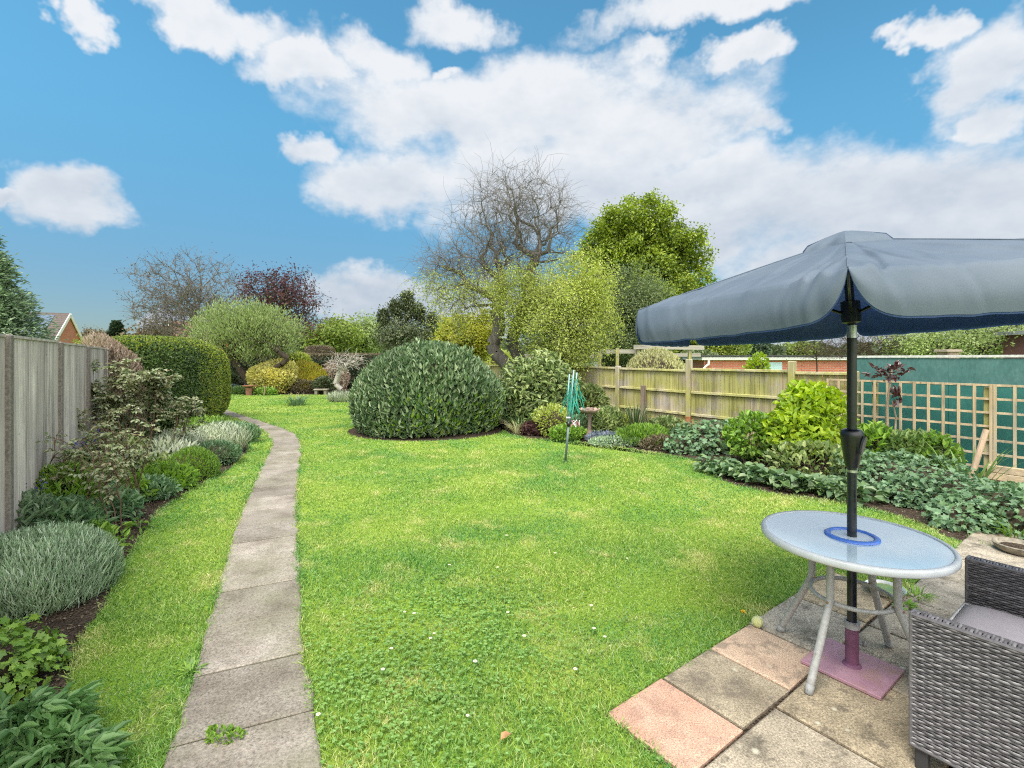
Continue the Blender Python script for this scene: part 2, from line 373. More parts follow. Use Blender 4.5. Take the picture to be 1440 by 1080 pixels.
def blobcore(c, rad, p, lump, s, res=16):
    th = np.linspace(0, np.pi, res); ph = np.linspace(0, 2*np.pi, res*2)
    T, Ph = np.meshgrid(th, ph, indexing='ij'); D = np.stack([np.sin(T)*np.cos(Ph), np.sin(T)*np.sin(Ph), np.cos(T)], -1)
    r0 = (np.abs(D)**p).sum(-1)**(-1/p); Pn = D*r0[...,None]
    if lump: Pn = Pn*lump(D.reshape(-1,3)).reshape(r0.shape)[...,None]
    P = np.asarray(c)+Pn*np.asarray(rad)*s; P[...,2] = np.maximum(P[...,2], .0); return P
def stems(base, tips, r0=.008, r1=.003, k=4, sag=.1, g=rng, spread=.1, seg=4):
    m = MB()
    for t in tips:
        b = np.array([base[0]+g.normal()*spread, base[1]+g.normal()*spread, base[2] if len(base) > 2 else 0]); t = np.asarray(t)
        u = np.linspace(0, 1, seg)[:,None]; P = b+(t-b)*u; P[:,:2] = b[:2]+(t[:2]-b[:2])*u**1.5; P += g.normal(size=P.shape)*sag*np.linalg.norm(t-b)*.25*(u*(1-u)*4)
        m.tube(P, np.linspace(r0, r1, seg), k, cap=False)
    return m
def bush(name, label, cat, xy, rad, h, n, leaf, mat, p=2.0, amp=.16, depth=.35, out=.6, up=.4, rnd=.5, face='up', seed=1, core=None, corem=None, cz=.45, nstem=0,
         stemm=None, group=None, base=0.0, jit=.3, fold=.25, curl=.15, sharp=9, extra=None, multi=None):
    """rad=(rx,ry); centre of the blob at cz*h"""
    g = np.random.default_rng(seed); t = thing(name, label, cat, (xy[0], xy[1], base), group)
    c_ = np.array([xy[0], xy[1], base+h*cz]); R3 = (rad[0], rad[1], h*(1-cz)); lf = lumpfn(seed, amp=amp, sharp=sharp)
    P, nr = shell(n, c_, R3, p, lf, depth, base+.015, g)
    if multi:          # several overlapping lobes, given in units of the whole plant
        PP = [shell(int(n*q[6]), c_+np.array(q[:3])*R3, np.array(q[3:6])*R3, p, lf, depth, base+.015, g) for q in multi]; P = np.concatenate([q[0] for q in PP]); nr = np.concatenate([q[1] for q in PP])
    V, Fs = leafset(P, nr, leaf, out, up, rnd, face, g, jit, fold, curl)
    V[:,2] = np.maximum(V[:,2], base+.004)
    mesh('foliage', V, Fs, mat, t)
    if core:
        m = MB(); m.grid(blobcore(c_, R3, p, lf, core)); m.build('inner_hull', corem or TWIG, t, True)  # solid dark hull closes the plant and darkens gaps between leaves
    if nstem:
        tp = P[g.choice(len(P), nstem)]
        stems((xy[0], xy[1], base), tp, .010, .003, g=g, spread=min(rad)*.25).build('stem', stemm or TWIG, t)
    if extra: extra(t, P, nr, g)
    return t
# ------------------------------------------------------------------ trees grown towards points in an envelope
def grow(trunks, targets, alpha=.35, g=rng, step=.35, jit=.06, lift=0.0):
    nod = []; par = []; pl = []
    for tr in trunks:
        pv = -1
        for q in tr:
            nod.append(np.asarray(q, float)); par.append(pv); pl.append(0.0 if pv < 0 else pl[pv]+np.linalg.norm(nod[-1]-nod[pv])); pv = len(nod)-1
    cap = len(nod)+len(targets)*14; A = np.zeros((cap,3)); A[:len(nod)] = nod; PL = np.zeros(cap); PL[:len(nod)] = pl; par = list(par); n = len(nod)
    top = np.mean([tr[-1] for tr in trunks], 0)
    nroot = [0]
    order = np.argsort(np.linalg.norm(targets-top, axis=1)); tips = []
    ok0 = np.ones(cap, bool); i0 = 0
    for tr in trunks:
        ok0[i0:i0+max(1, int(len(tr)*.55))] = False; i0 += len(tr)
    for ti in order:
        t = targets[ti]; d = np.linalg.norm(A[:n]-t, axis=1); cst = d+alpha*PL[:n]+np.where(ok0[:n], 0, 1e3)
        i = int(np.argmin(cst)); L = d[i]
        if L < 1e-3: continue
        m = int(min(12, max(1, round(L/step)))); s = A[i].copy(); pv = i
        dirp = unit(A[i]-A[par[i]]) if par[i] >= 0 else np.array([0,0,1.])
        ctrl = s+dirp*L*.35+np.array([0,0,lift*L])
        for q in range(1, m+1):
            u = q/m; pt = (1-u)**2*s+2*u*(1-u)*ctrl+u*u*t
            if q < m: pt = pt+g.normal(size=3)*jit*min(L, 1.5)
            if n >= cap: break
            A[n] = pt; PL[n] = PL[pv]+np.linalg.norm(pt-A[pv]); par.append(pv); pv = n; n += 1
        tips.append(pv)
    return A[:n], np.array(par), np.array(tips)
def radii(A, par, r0, rtip, ex=2.3):
    n = len(A); cnt = np.zeros(n); has = np.zeros(n, bool); ch = par[par >= 0]; has[ch] = True
    acc = np.where(has, 0.0, 1.0)
    for i in range(n-1, -1, -1):
        if par[i] >= 0: acc[par[i]] += acc[i]
    r = acc**(1/ex); return rtip+(r-1)/max(r.max()-1, 1e-6)*(r0-rtip)
def edgetubes(P0, P1, r0, r1, k=5):
    T = unit(P1-P0); ref = np.where(np.abs(T[:,2:3]) < .9, np.array([[0,0,1.]]), np.array([[1.,0,0]])); U = unit(np.cross(T, ref)); W = np.cross(T, U)
    a = np.arange(k)*2*np.pi/k; off = np.cos(a)[None,:,None]*U[:,None,:]+np.sin(a)[None,:,None]*W[:,None,:]
    V = np.concatenate([P0[:,None,:]+off*r0[:,None,None], P1[:,None,:]+off*r1[:,None,None]], 1); b = np.arange(len(P0))[:,None]*2*k
    q = np.arange(k)[None]; F_ = np.stack([b+q, b+(q+1)%k, b+k+(q+1)%k, b+k+q], -1).reshape(-1,4)
    return V.reshape(-1,3), F_
def woodmesh(A, par, r, twigs=None, thick=.03):
    i = np.nonzero(par >= 0)[0]; p = par[i]; big = r[i] > thick; Vs = []; Fs = []; n = 0
    for sel, k_ in ((big, 7), (~big, 3)):
        if not sel.any(): continue
        j = i[sel]; V, f = edgetubes(A[par[j]], A[j], np.minimum(r[par[j]], r[j]*1.25), r[j], k_); Vs.append(V); Fs.append(f+n); n += len(V)
    return np.concatenate(Vs), Fs
def twigset(g, P, D, L, segs=3, droop=0.0, wob=.35, r=.006):
    """curved fine twigs starting at P"""
    V = []; F_ = []; n = 0; pos = P.copy(); d = unit(D); ends = []
    for s in range(segs):
        d = unit(d+g.normal(size=d.shape)*wob+np.array([0,0,-droop])); q = pos+d*(L/segs)[:,None]
        v, f = edgetubes(pos, q, np.full(len(pos), r*(1-s/segs*.6)), np.full(len(pos), r*(1-(s+1)/segs*.6)), 3); V.append(v); F_.append(f+n); n += len(v); pos = q; ends.append(q)
    return np.concatenate(V), F_, pos, d, ends
def envelope(n, blobs, g, hollow=2.2):
    """blobs: (cx,cy,cz,rx,ry,rz,weight)"""
    wts = np.array([b[6] if len(b) > 6 else b[3]*b[4]*b[5] for b in blobs], float); k_ = g.choice(len(blobs), n, p=wts/wts.sum()); B = np.array([b[:6] for b in blobs])[k_]
    return B[:,:3]+unit(g.normal(size=(n,3)))*(g.random(n)**(1/hollow))[:,None]*B[:,3:6]
def tree(name, label, trunks, blobs, nt_, nleaf, leaf, leafm, barkm, r0=.2, rtip=.008, seed=1, alpha=.35, sig=.3, twig=None, jit=.06, step=.35, lift=0.0, out=.4, up=.2, rnd=.9,
         leafsel=None, cat='tree', hollow=2.2, thick=.03, zmin=.05, branch=True, ex=2.3):
    """trunks: list of polylines. Trunk and limbs are one part, the leaves another."""
    g = np.random.default_rng(seed); t = thing(name, label, cat, trunks[0][0])
    T = envelope(nt_, blobs, g, hollow); A, par, tips = grow([np.asarray(q, float) for q in trunks], T, alpha, g, step, jit, lift); r = radii(A, par, r0, rtip, ex)
    nt0 = sum(len(q) for q in trunks); V, Fs = woodmesh(A, par, r, thick=thick)
    mesh('trunk', V, Fs, barkm, t, smooth=True)
    leafpos = A[tips]; ldir = unit(A[tips]-A[par[tips]])
    if twig:
        nn, L, droop, rr = twig; src = np.nonzero(np.arange(len(A)) >= nt0)[0]; s = g.choice(src, nn); D = unit(unit(A[s]-A[par[s]])+rdir(nn, g)*.8)
        V, F_, e, ed, ends = twigset(g, A[s], D, L*g.uniform(.4, 1.3, nn), 4, droop, .3, rr); mesh('twigs', V, F_, barkm, t)
        leafpos = np.concatenate([leafpos]+ends[1:]); ldir = np.concatenate([ldir]+[ed]*len(ends[1:]))
    if nleaf:
        if leafsel is not None: kk = leafsel(leafpos, g); leafpos = leafpos[kk]; ldir = ldir[kk]
        i = g.integers(0, len(leafpos), nleaf); P = leafpos[i]+g.normal(size=(nleaf,3))*sig; c_ = np.mean(leafpos, 0); nr = unit(P-c_)
        V, Fs = leafset(P, nr, leaf, out, up, rnd, 'up', g); ok = True
        mesh('crown', V, Fs, leafm, t)
    return t
TWIG = bark('twig', (.035,.026,.016), (.09,.07,.045), 20)
BARK = bark('bark_grey', (.085,.075,.065), (.22,.20,.175)); BARKD = bark('bark_dark', (.035,.026,.02), (.11,.085,.065)); BARKP = bark('bark_pale', (.28,.25,.21), (.52,.48,.42))
# ------------------------------------------------------------------ ground, path, patio, beds
eA = np.array([.805,.593]); eB = np.array([.593,-.805]); C0 = np.array([.436,2.298])     # patio axes and corner
FO = np.array([3.87,10.6]); FU = np.array([-.593,.805])                                     # right fence: origin and direction away from the camera
LO = np.array([-3.905,3.74]); LU = np.array([-.565,.825])                                   # left fence
g_ = N('lawn_soil'); f1 = g_.noise(.55, 4, .6); f2 = g_.noise(60, 4, .7); f3 = g_.noise(2.6, 4, .6, loc=(7,2,0))
gc = g_.ramp(f1, [(.35, (.17,.28,.03)), (.55, (.24,.34,.045)), (.7, (.36,.40,.09))]); gc = g_.mix(1.0, gc, g_.ramp(f2, [(.25, .55), (.75, 1.25)]), 'MULTIPLY')
g_.set(Base_Color=gc, Roughness=.95); g_.b.inputs['Specular IOR Level'].default_value = .1; g_.bump(f2, .6, .02); M_GROUND = g_.m
gm = MB(); xs = np.concatenate([[-900,-300,-120], np.linspace(-60,60,61), [120,300,900]]); ys = np.concatenate([[-200,-60], np.linspace(-10,60,36), [120,400,1500]])
X_, Y_ = np.meshgrid(xs, ys, indexing='ij'); gm.grid(np.stack([X_, Y_, np.zeros_like(X_)], -1)); tag(gm.build('ground', M_GROUND, None, True), kind='structure')
# path
PL_ = [(228,1080),(256,1000),(276,940),(298,862),(318,790),(333,738),(346,703),(358,679),(371,650),(381,630),(380,619),(370,607),(352,597),(330,589),(308,581.5),(293,577)]
PR_ = [(441,1003),(428,918),(422,840),(418,760),(418,720),(421,665),(423.5,640),(424,626),(418,614),(404,605),(378,596),(350,587),(325,579),(310,573.5),(300,570),(294,567.5)]
pl = smoothline([G(*q) for q in PL_], 6); pr = smoothline([G(*q) for q in PR_], 6)
pl = np.concatenate([[pl[0]-unit(pl[3]-pl[0])*2.4], pl]); pr = np.concatenate([[pr[0]-unit(pr[3]-pr[0])*2.4], pr])
nj = 36; pl = resample(pl, nj*4+1); prf = resample(pr, 900); ii = []; last = 0      # pair every left point with the right edge point straight across the path
for q in range(len(pl)):
    a_ = pl[max(0, q-6)]; b_ = pl[min(len(pl)-1, q+6)]; Tn = unit(b_-a_); s_ = np.abs((prf-pl[q])@Tn)+.25*np.linalg.norm(prf-pl[q], axis=1); j_ = max(last, int(np.argmin(s_))); ii.append(j_); last = j_
ii = np.convolve(np.pad(ii, 6, mode='reflect', reflect_type='odd'), np.ones(13)/13, 'valid'); ii = np.clip(ii, 0, 899); pr = np.stack([np.interp(ii, np.arange(900), prf[:,q]) for q in (0,1)], 1); PATH = np.concatenate([pl, pr[::-1]])
cn = N('concrete'); q1 = cn.noise(3.0, 6, .65); q2 = cn.noise(90, 5, .75); q3 = cn.voro(70); q4 = cn.noise(1.1, 3, loc=(4,1,0)); q5 = cn.noise(14, 4, .7, loc=(1,7,0))
cc = cn.ramp(q1, [(.3, (.165,.137,.108)), (.5, (.265,.229,.188)), (.72, (.355,.312,.265))]); cc = cn.mix(1.0, cc, cn.ramp(cn.rnd(), [(0,.76),(1,1.14)]), 'MULTIPLY')
cc = cn.mix(1.0, cc, cn.ramp(q2, [(.34, .45), (.5, 1.0), (.68, 1.5)]), 'MULTIPLY'); cc = cn.mix(cn.ramp(q3, [(.05,.55),(.16,0.0)]), cc, (.42,.40,.36)); cc = cn.mix(cn.ramp(q4, [(.45,0.0),(.65,.35)]), cc, (.16,.17,.08))
cc = cn.mix(cn.ramp(q5, [(.58,0.0),(.70,.5)]), cc, (.12,.105,.085))
cn.set(Base_Color=cc, Roughness=.92); cn.b.inputs['Specular IOR Level'].default_value = .2; cn.bump(q2, .45, .006); M_CONC = cn.m
def slab(m, Q, z0, z1, b=.006, mi=0):
    Q = np.asarray(Q, float); c_ = Q.mean(0); n = len(Q); I = c_+(Q-c_)*(1-b*2/np.linalg.norm(Q-c_, axis=1))[:,None]
    V = [np.c_[Q, np.full(n, z0)], np.c_[Q, np.full(n, z1-b)], np.c_[I, np.full(n, z1)]]; f = []
    for r_ in range(2):
        for i in range(n): f.append((r_*n+i, r_*n+(i+1)%n, (r_+1)*n+(i+1)%n, (r_+1)*n+i))
    m.add(np.concatenate(V), [np.array(f), np.array([range(2*n, 3*n)])], mi)
def lerp(a, b, t): return a+(b-a)*t
pm = MB()
for i in range(nj):
    a, b = i*4, i*4+4; dl = unit(pl[b]-pl[a])*.006; dr = unit(pr[b]-pr[a])*.006; g = np.random.default_rng(100+i); z = .014+g.uniform(-.004,.004)
    jl = pl[a:b+1].copy(); jr = pr[a:b+1].copy(); jl[0] += dl; jl[-1] -= dl; jr[0] += dr; jr[-1] -= dr
    jl[1:-1] += g.normal(size=(3,2))*.010; jr[1:-1] += g.normal(size=(3,2))*.010
    slab(pm, np.concatenate([jr, jl[::-1]]), -.05, z)
tag(pm.build('path', M_CONC), kind='structure')
# soil
s_ = N('soil'); q1 = s_.noise(7, 6, .75); q2 = s_.voro(55); q3 = s_.noise(120, 4, .7)
sc_ = s_.ramp(q1, [(.3, (.045,.032,.023)), (.7, (.125,.092,.066))]); sc_ = s_.mix(1.0, sc_, s_.ramp(q3, [(.3,.5),(.7,1.5)]), 'MULTIPLY')
s_.set(Base_Color=sc_, Roughness=1.0); s_.b.inputs['Specular IOR Level'].default_value = .1; s_.bump(q2, 1.0, .03); M_SOIL = s_.m
BL = [G(60,1100),G(85,1040),G(95,990),G(112,900),G(150,850),G(185,780),G(225,720),G(288,680),G(330,655),G(348,636),G(352,620),G(338,608),G(305,600)]
BEDL = np.concatenate([smoothline(BL, 4), [G(296,592), LO+LU*12.5+[.1,0], LO+LU*-4]])
BRE = [(708,606),(716,611),(745,618),(800,621),(850,627),(920,638),(972,647),(990,654),(1000,668),(1040,684),(1100,697),(1180,708),(1240,722),(1300,741),(1345,760),(1420,775)]
br = smoothline([G(*q) for q in BRE], 4)
BEDR = np.concatenate([br, [FO+FU*-8+[.5,-.6], FO+FU*-6, FO+FU*9]])
BC = np.array([-1.95,11.3])
ang = np.arange(40)*2*np.pi/40; BEDC = np.stack([BC[0]+1.78*np.cos(ang), BC[1]-.03+1.62*np.sin(ang)], 1)
def sheet(name, poly, mat, z, lump=.0, kind='structure'):
    poly = np.asarray(poly); 
    import bmesh
    bm = bmesh.new(); vs = [bm.verts.new((p[0], p[1], z)) for p in poly]; bm.faces.new(vs); bmesh.ops.triangulate(bm, faces=bm.faces[:])
    bm.normal_update()
    for f in bm.faces:
        if f.normal.z < 0: f.normal_flip()
    me = bpy.data.meshes.new(name); bm.to_mesh(me); bm.free(); me.materials.append(mat); o = bpy.data.objects.new(name, me); scn.collection.objects.link(o); return tag(o, kind=kind)
sheet('border_soil', BEDL, M_SOIL, .004); sheet('border_soil', BEDR, M_SOIL, .004); sheet('border_soil', BEDC, M_SOIL, .004)
BEDF = np.array([XY(300,24), XY(318,21.3), XY(350,20.8), XY(420,21.2), XY(470,21.0), XY(500,20.0), XY(545,20.5), XY(600,27), XY(300,27)]); sheet('border_soil', BEDF, M_SOIL, .004)
# patio slabs
def pt(a, b): return C0+eA*a+eB*b
sl_ = N('paving_buff'); q1 = sl_.noise(4, 6, .7); q2 = sl_.noise(110, 5, .75); q3 = sl_.voro(9); q4 = sl_.noise(1.5, 4, .6, loc=(3,3,0)); q5 = sl_.noise(11, 5, .7, loc=(9,3,0))
b0 = sl_.ramp(sl_.rnd(), [(0, (.40,.33,.235)), (.35, (.35,.305,.24)), (.7, (.29,.24,.17)), (1, (.42,.33,.21))])
b0 = sl_.mix(1.0, b0, sl_.ramp(q1, [(.32,.45),(.5,.95),(.68,1.3)]), 'MULTIPLY'); b0 = sl_.mix(1.0, b0, sl_.ramp(q2, [(.36,.45),(.52,1.0),(.68,1.6)]), 'MULTIPLY')
b0 = sl_.mix(sl_.ramp(q5, [(.56,0.0),(.66,.7)]), b0, (.10,.085,.065)); b0 = sl_.mix(sl_.ramp(sl_.math('ADD', q3, sl_.math('MULTIPLY', q1, .5)), [(.30,.8),(.38,0.0)]), b0, (.52,.49,.38)); 
sl_.set(Base_Color=b0, Roughness=.9); sl_.b.inputs['Specular IOR Level'].default_value = .25; sl_.bump(q2, .5, .006); M_SLAB = sl_.m
def slabmat(name, c1, c2, dark=.35):
    a = N(name); f = a.noise(3.5, 5, .65); h = a.noise(150, 4, .8); d = a.noise(8, 5, .7, loc=(2,8,0)); col = a.ramp(f, [(.3, c1), (.7, c2)])
    col = a.mix(1.0, col, a.ramp(h, [(.36,.5),(.5,1.0),(.66,1.6)]), 'MULTIPLY'); col = a.mix(a.ramp(d, [(.50,0.0),(.62,dark)]), col, (.14,.115,.09)); lv = a.voro(6.5); col = a.mix(a.ramp(a.math('ADD', lv, a.math('MULTIPLY', f, .5)), [(.30,.7),(.38,0.0)]), col, (.55,.50,.37)); a.set(Base_Color=col, Roughness=.9); a.b.inputs['Specular IOR Level'].default_value = .2; a.bump(h, .5, .006); return a.m
M_PINK = slabmat('paving_pink', (.42,.235,.165), (.56,.36,.26), .3); M_PINKB = slabmat('paving_pale_pink', (.40,.28,.20), (.56,.41,.29), .6); M_DARK = slabmat('paving_brown', (.19,.155,.11), (.40,.335,.235), .75)
sm = MB(); gp = np.random.default_rng(5)
def addslab(a0, a1, b0_, b1, mi):
    gq = .008; z = .018+gp.uniform(-.003,.004); Q = np.array([pt(a0+gq, b0_+gq), pt(a0+gq, b1-gq), pt(a1-gq, b1-gq), pt(a1-gq, b0_+gq)])+gp.normal(size=(4,2))*.003
    slab(sm, Q, -.05, z, .007, mi)
aa = [0,.43,.865,1.305,1.905,2.55]
for i, mi in enumerate((1,3,2,0,0)): addslab(aa[i], aa[i+1], -.0, .45, mi)
for r_, (b1, b2, off) in enumerate(((.45,1.05,.09),(1.05,1.65,-.2),(1.65,2.25,.1),(2.25,2.85,-.2),(2.85,3.45,.1))):
    a0 = off-.6
    while a0 < 6.2: addslab(a0, a0+.6, b1, b2, 0); a0 += .6
tag(sm.build('patio', [M_SLAB, M_PINK, M_PINKB, M_DARK]), kind='structure')
PATIO = np.array([pt(0,0), pt(2.55,0), pt(2.55,.45), pt(6.2,.45), pt(6.2,3.5), pt(-.5,3.5), pt(-.5,.45), pt(0,.45)])
sheet('patio_bedding', PATIO, M_SOIL, .003)
# ------------------------------------------------------------------ grass
gr = N('grass'); rr = gr.rnd(); f1 = gr.noise(.55, 4, .6); f3 = gr.noise(2.4, 4, .65, loc=(7,2,0)); f4 = gr.noise(.9, 3, .5, loc=(1,9,0))
gcol = gr.ramp(rr, [(.0,(.14,.265,.045)),(.35,(.235,.39,.072)),(.65,(.325,.465,.105)),(.9,(.44,.53,.17)),(1,(.55,.53,.26))])
gcol = gr.mix(1.0, gcol, gr.ramp(f4, [(.38,(.60,.85,.85)),(.60,(1.15,1.10,1.0))]), 'MULTIPLY')
gcol = gr.mix(gr.ramp(f3, [(.54,0.0),(.68,.75)]), gcol, gr.ramp(rr, [(0,(.50,.52,.15)),(.5,(.66,.62,.26)),(1,(.85,.74,.42))]))
gr.set(Base_Color=gcol, Roughness=.55); gr.b.inputs['Specular IOR Level'].default_value = .25
tr = gr.n('ShaderNodeBsdfTranslucent'); gr.l(gcol, tr.inputs[0]); ms = gr.n('ShaderNodeMixShader'); ms.inputs[0].default_value = .3; gr.l(gr.b.outputs[0], ms.inputs[1]); gr.l(tr.outputs[0], ms.inputs[2]); gr.l(ms.outputs[0], gr.o.inputs[0])
M_GRASS = gr.m
def inlawn(P, m=0.0):
    ok = ~(inpoly(P, PATH) | inpoly(P, BEDL) | inpoly(P, BEDR) | inpoly(P, PATIO) | inpoly(P, BEDC) | inpoly(P, BEDF))
    ok &= (P-FO)@np.array([.805,.593]) < -.1; ok &= (P-LO)@np.array([.825,.565]) > .1; return ok
def sow(y0, y1, dens, wid, hgt, g, kind):
    n = int((y1-y0)*(y1+y0)*1.14*dens); Y = np.sqrt(g.uniform(y0*y0, y1*y1, n)); X = Y*g.uniform(-1.14, 1.14, n); P = np.stack([X, Y], 1); P = P[inlawn(P)]
    nn = vnoise(P, 3.0, 3); n2 = vnoise(P, .9, 8); n = len(P); d3 = np.concatenate([g.normal(size=(n,2))*.62, np.ones((n,1))], 1); P3 = np.c_[P, np.zeros(n)]
    h = hgt*g.uniform(.55, 1.35, n)*(1+.28*nn+.12*n2); return leafgeo(P3, d3, unit(np.c_[g.normal(size=(n,2)), np.full(n, .4)]), h, wid*g.uniform(.7,1.3,n), kind, 0, .35)
gg = np.random.default_rng(11)
bands = [(1.2,3.2,11000,.0046,.034),(3.2,5.2,6500,.006,.034),(5.2,8.5,3000,.0085,.034),(8.5,14,1250,.013,.034),(14,25,420,.022,.036)]
Vs = []; Fq = []; Ft = []; n = 0
for y0, y1, de, wd, hg in bands:
    V, (q, t_) = sow(y0, y1, de, wd, hg, gg, 't'); Vs.append(V); Fq.append(q+n); Ft.append(t_+n); n += len(V)
# taller fringe that creeps over the edges of path, patio and beds
def fringe(poly, step, g, h=.05, sd_=.012, wd=.005):
    L = resample(np.asarray(poly), max(2, int(np.linalg.norm(np.diff(poly, axis=0), axis=1).sum()/step))); P = L+g.normal(size=L.shape)*sd_; m_ = (P[:,1] > 1) & (P[:,1] < 14) & (g.random(len(P)) < .55+.45*vnoise(P, 6, 4)); P = P[m_]; n_ = len(P)
    sc = np.clip(P[:,1]/3.5, 1, 3); return leafgeo(np.c_[P, np.full(n_, .0)], np.concatenate([g.normal(size=(n_,2))*.7, np.ones((n_,1))], 1), unit(np.c_[g.normal(size=(n_,2)), np.full(n_,.4)]), h*g.uniform(.5,1.3,n_), wd*sc, 't', 0, .4)
for poly in (pl, pr, br, np.array([pt(0,.5), pt(0,0), pt(1.3,0), pt(2.55,0)]), np.array([pt(2.55,.45), pt(4.4,.45)]), smoothline(BL, 4)):
    V, (q, t_) = fringe(poly, .0022, gg); Vs.append(V); Fq.append(q+n); Ft.append(t_+n); n += len(V)
tag(mesh('lawn_grass', np.concatenate(Vs), [np.concatenate(Fq), np.concatenate(Ft)], M_GRASS), 'short bright green lawn grass with straw yellow patches across the garden', 'grass', kind='stuff')
# ------------------------------------------------------------------ fences
Z3 = np.array([0,0,1.])
def v3(p, z): return np.array([p[0], p[1], z])
M_GREY = wood('weathered_grey_boards', (.30,.25,.22), (.76,.67,.60), (.52,.455,.405))
M_CPOST = flat('concrete_post', (.20,.175,.15), .95, var=.4, nscale=45, bump=.5, spec=.2)
M_ALG = wood('algae_green_boards', (.23,.185,.12), (.50,.42,.30), (.42,.375,.315), 2, (.38,.365,.09))
M_ALGX = wood('algae_green_rails', (.36,.30,.17), (.62,.54,.35), (.46,.41,.32), 0, (.48,.46,.14))
M_RUSTST = flat('stained_post_foot', (.36,.16,.075), .9, var=.3, nscale=18, spec=.15)
nL = np.array([.825,.565])                     # left fence faces this way
t = thing('panel_fence', 'weathered grey vertical board fence with concrete posts along the left border', 'fence', LO)
for i in range(-2, 8):
    a, b = LO+LU*(2.0*i), LO+LU*(2.0*i+2); hz = 1.84-.012*max(0, i); g = np.random.default_rng(40+i); m = MB(); x = .07
    while x < 1.93:
        bw = g.uniform(.105,.135); bw = min(bw, 1.945-x); p0 = LO+LU*(2.0*i+x)+nL*g.uniform(-.004,.004); p1 = LO+LU*(2.0*i+x+bw+.012)+nL*.012; c_ = (p0+p1)/2; d = unit(p1-p0)
        m.box(v3(c_, .02+hz/2+g.uniform(-.004,.004)), (np.linalg.norm(p1-p0), .012, hz-.03), (v3(d,0), v3([-d[1],d[0]],0), Z3)); x += bw
    f = m.build('fence_panel', M_GREY, t)
    m = MB(); m.beam(v3(a+LU*.06, hz+.012), v3(b-LU*.06, hz+.012), .055, .022); m.build('capping', M_GREY, f)
    m = MB(); m.box(v3(a, hz/2), (.095,.1,hz+.05), (v3(LU,0), v3(nL,0), Z3), ch=.012); m.build('post', M_CPOST, t)
t = thing('timber_fence', 'algae stained timber fence with two mid rails along the right border', 'fence', FO)
nF = -np.array([.805,.593])
posts = [-3.1,-2.12,0,2.0,4.0,6.0,8.0,10.0,12.0,14,16]
for i in range(len(posts)-1):
    ta, tb = posts[i]+.06, posts[i+1]-.06; m = MB(); g = np.random.default_rng(60+i); x = ta; hz = 1.39+.02*math.sin(i*2.1); sag = g.uniform(-.02,.02)
    while x < tb-.01:
        bw = min(g.uniform(.085,.12), tb-x); p = FO+FU*(x+bw/2)+nF*g.uniform(-.004,.004); m.box(v3(p, hz/2+.03+g.uniform(-.006,.006)), (bw-.008, .014, hz-.06), (v3(FU,0), v3(nF,0), Z3)); x += bw
    f = m.build('fence_panel', M_ALG, t)
    for z, hh in ((hz, .05), (.91, .055), (.43, .055), (.08, .07)):
        m = MB(); m.beam(v3(FO+FU*ta+nF*.035, z-sag), v3(FO+FU*tb+nF*.035, z+sag), .05, hh, ch=.006); m.build('rail', M_ALGX, f)
for i, tp in enumerate(posts):
    hp = {0:1.62, -2.12:1.60}.get(tp, 1.44); m = MB(); m.box(v3(FO+FU*tp+nF*.03, hp/2), (.115,.115,hp), (v3(FU,0), v3(nF,0), Z3), ch=.012)
    if tp == 0:
        pst = m.build('post', M_ALG, t); pst['label'] = 'taller post with an orange stained foot'
        m = MB(); m.box(v3(FO+FU*tp+nF*.03, .21), (.121,.121,.36), (v3(FU,0), v3(nF,0), Z3), ch=.012); m.build('stained_foot', M_RUSTST, pst)
    else: m.build('post', M_ALG, t)
m = MB(); m.box(v3(FO+FU*1.18+nF*.09, .5), (.11,.08,1.0), (v3(FU,0), v3(nF,0), Z3), ch=.01)
tag(m.build('repair_post', wood('old_post', (.16,.12,.09), (.33,.26,.20))), 'short brown repair post leaning on the middle of an algae stained fence panel', 'post')
# green boarded wall behind the trellis, trellis and edging
a = N('green_board'); f = a.noise(3, 5, .6); h = a.noise(60, 4, .7, (1,1,.3)); col = a.ramp(f, [(.3,(.016,.115,.098)),(.7,(.032,.165,.14))]); col = a.mix(1.0, col, a.ramp(h, [(.3,.8),(.7,1.2)]), 'MULTIPLY'); a.set(Base_Color=col, Roughness=.6); a.bump(h, .2, .003); M_GRN = a.m
GO = FO+np.array([.805,.593])*.22
t = thing('green_board_wall', 'dark green boarded wall with pale capping behind the trellis', 'wall', GO+FU*-5)
m = MB(); x = -3.02
m2 = MB()
while x > -9: m.box(v3(GO+FU*(x-.61), .63), (1.216,.03,1.26), (v3(FU,0), v3(nF,0), Z3)); m2.box(v3(GO+FU*(x-.61)+nF*.004, 1.46), (1.219,.03,.40), (v3(FU,0), v3(nF,0), Z3)); x -= 1.22
m.build('green_board', M_GRN, t)
a = N('paler_green_board'); f = a.noise(4, 5, .7); h = a.noise(30, 4, .7, (1,1,.4)); a.set(Base_Color=a.mix(1.0, a.ramp(f, [(.3,(.045,.135,.12)),(.7,(.08,.18,.165))]), a.ramp(h, [(.3,.8),(.7,1.2)]), 'MULTIPLY'), Roughness=.55)  # upper boards in a paler green than the lower row
m2.build('upper_green_board', a.m, t)['label'] = 'paler green upper board'
m = MB(); m.beam(v3(GO+FU*-2.98, 1.68), v3(GO+FU*-9, 1.72), .075, .035); m.build('capping', flat('pale_capping', (.55,.55,.5), .7, nscale=30), t)
M_TREL = wood('trellis_timber', (.36,.26,.15), (.62,.49,.31), (.44,.38,.27)); M_TRELH = wood('trellis_timber_rail', (.36,.26,.15), (.62,.49,.31), (.44,.38,.27), 0)
TO = FO-np.array([.805,.593])*.10
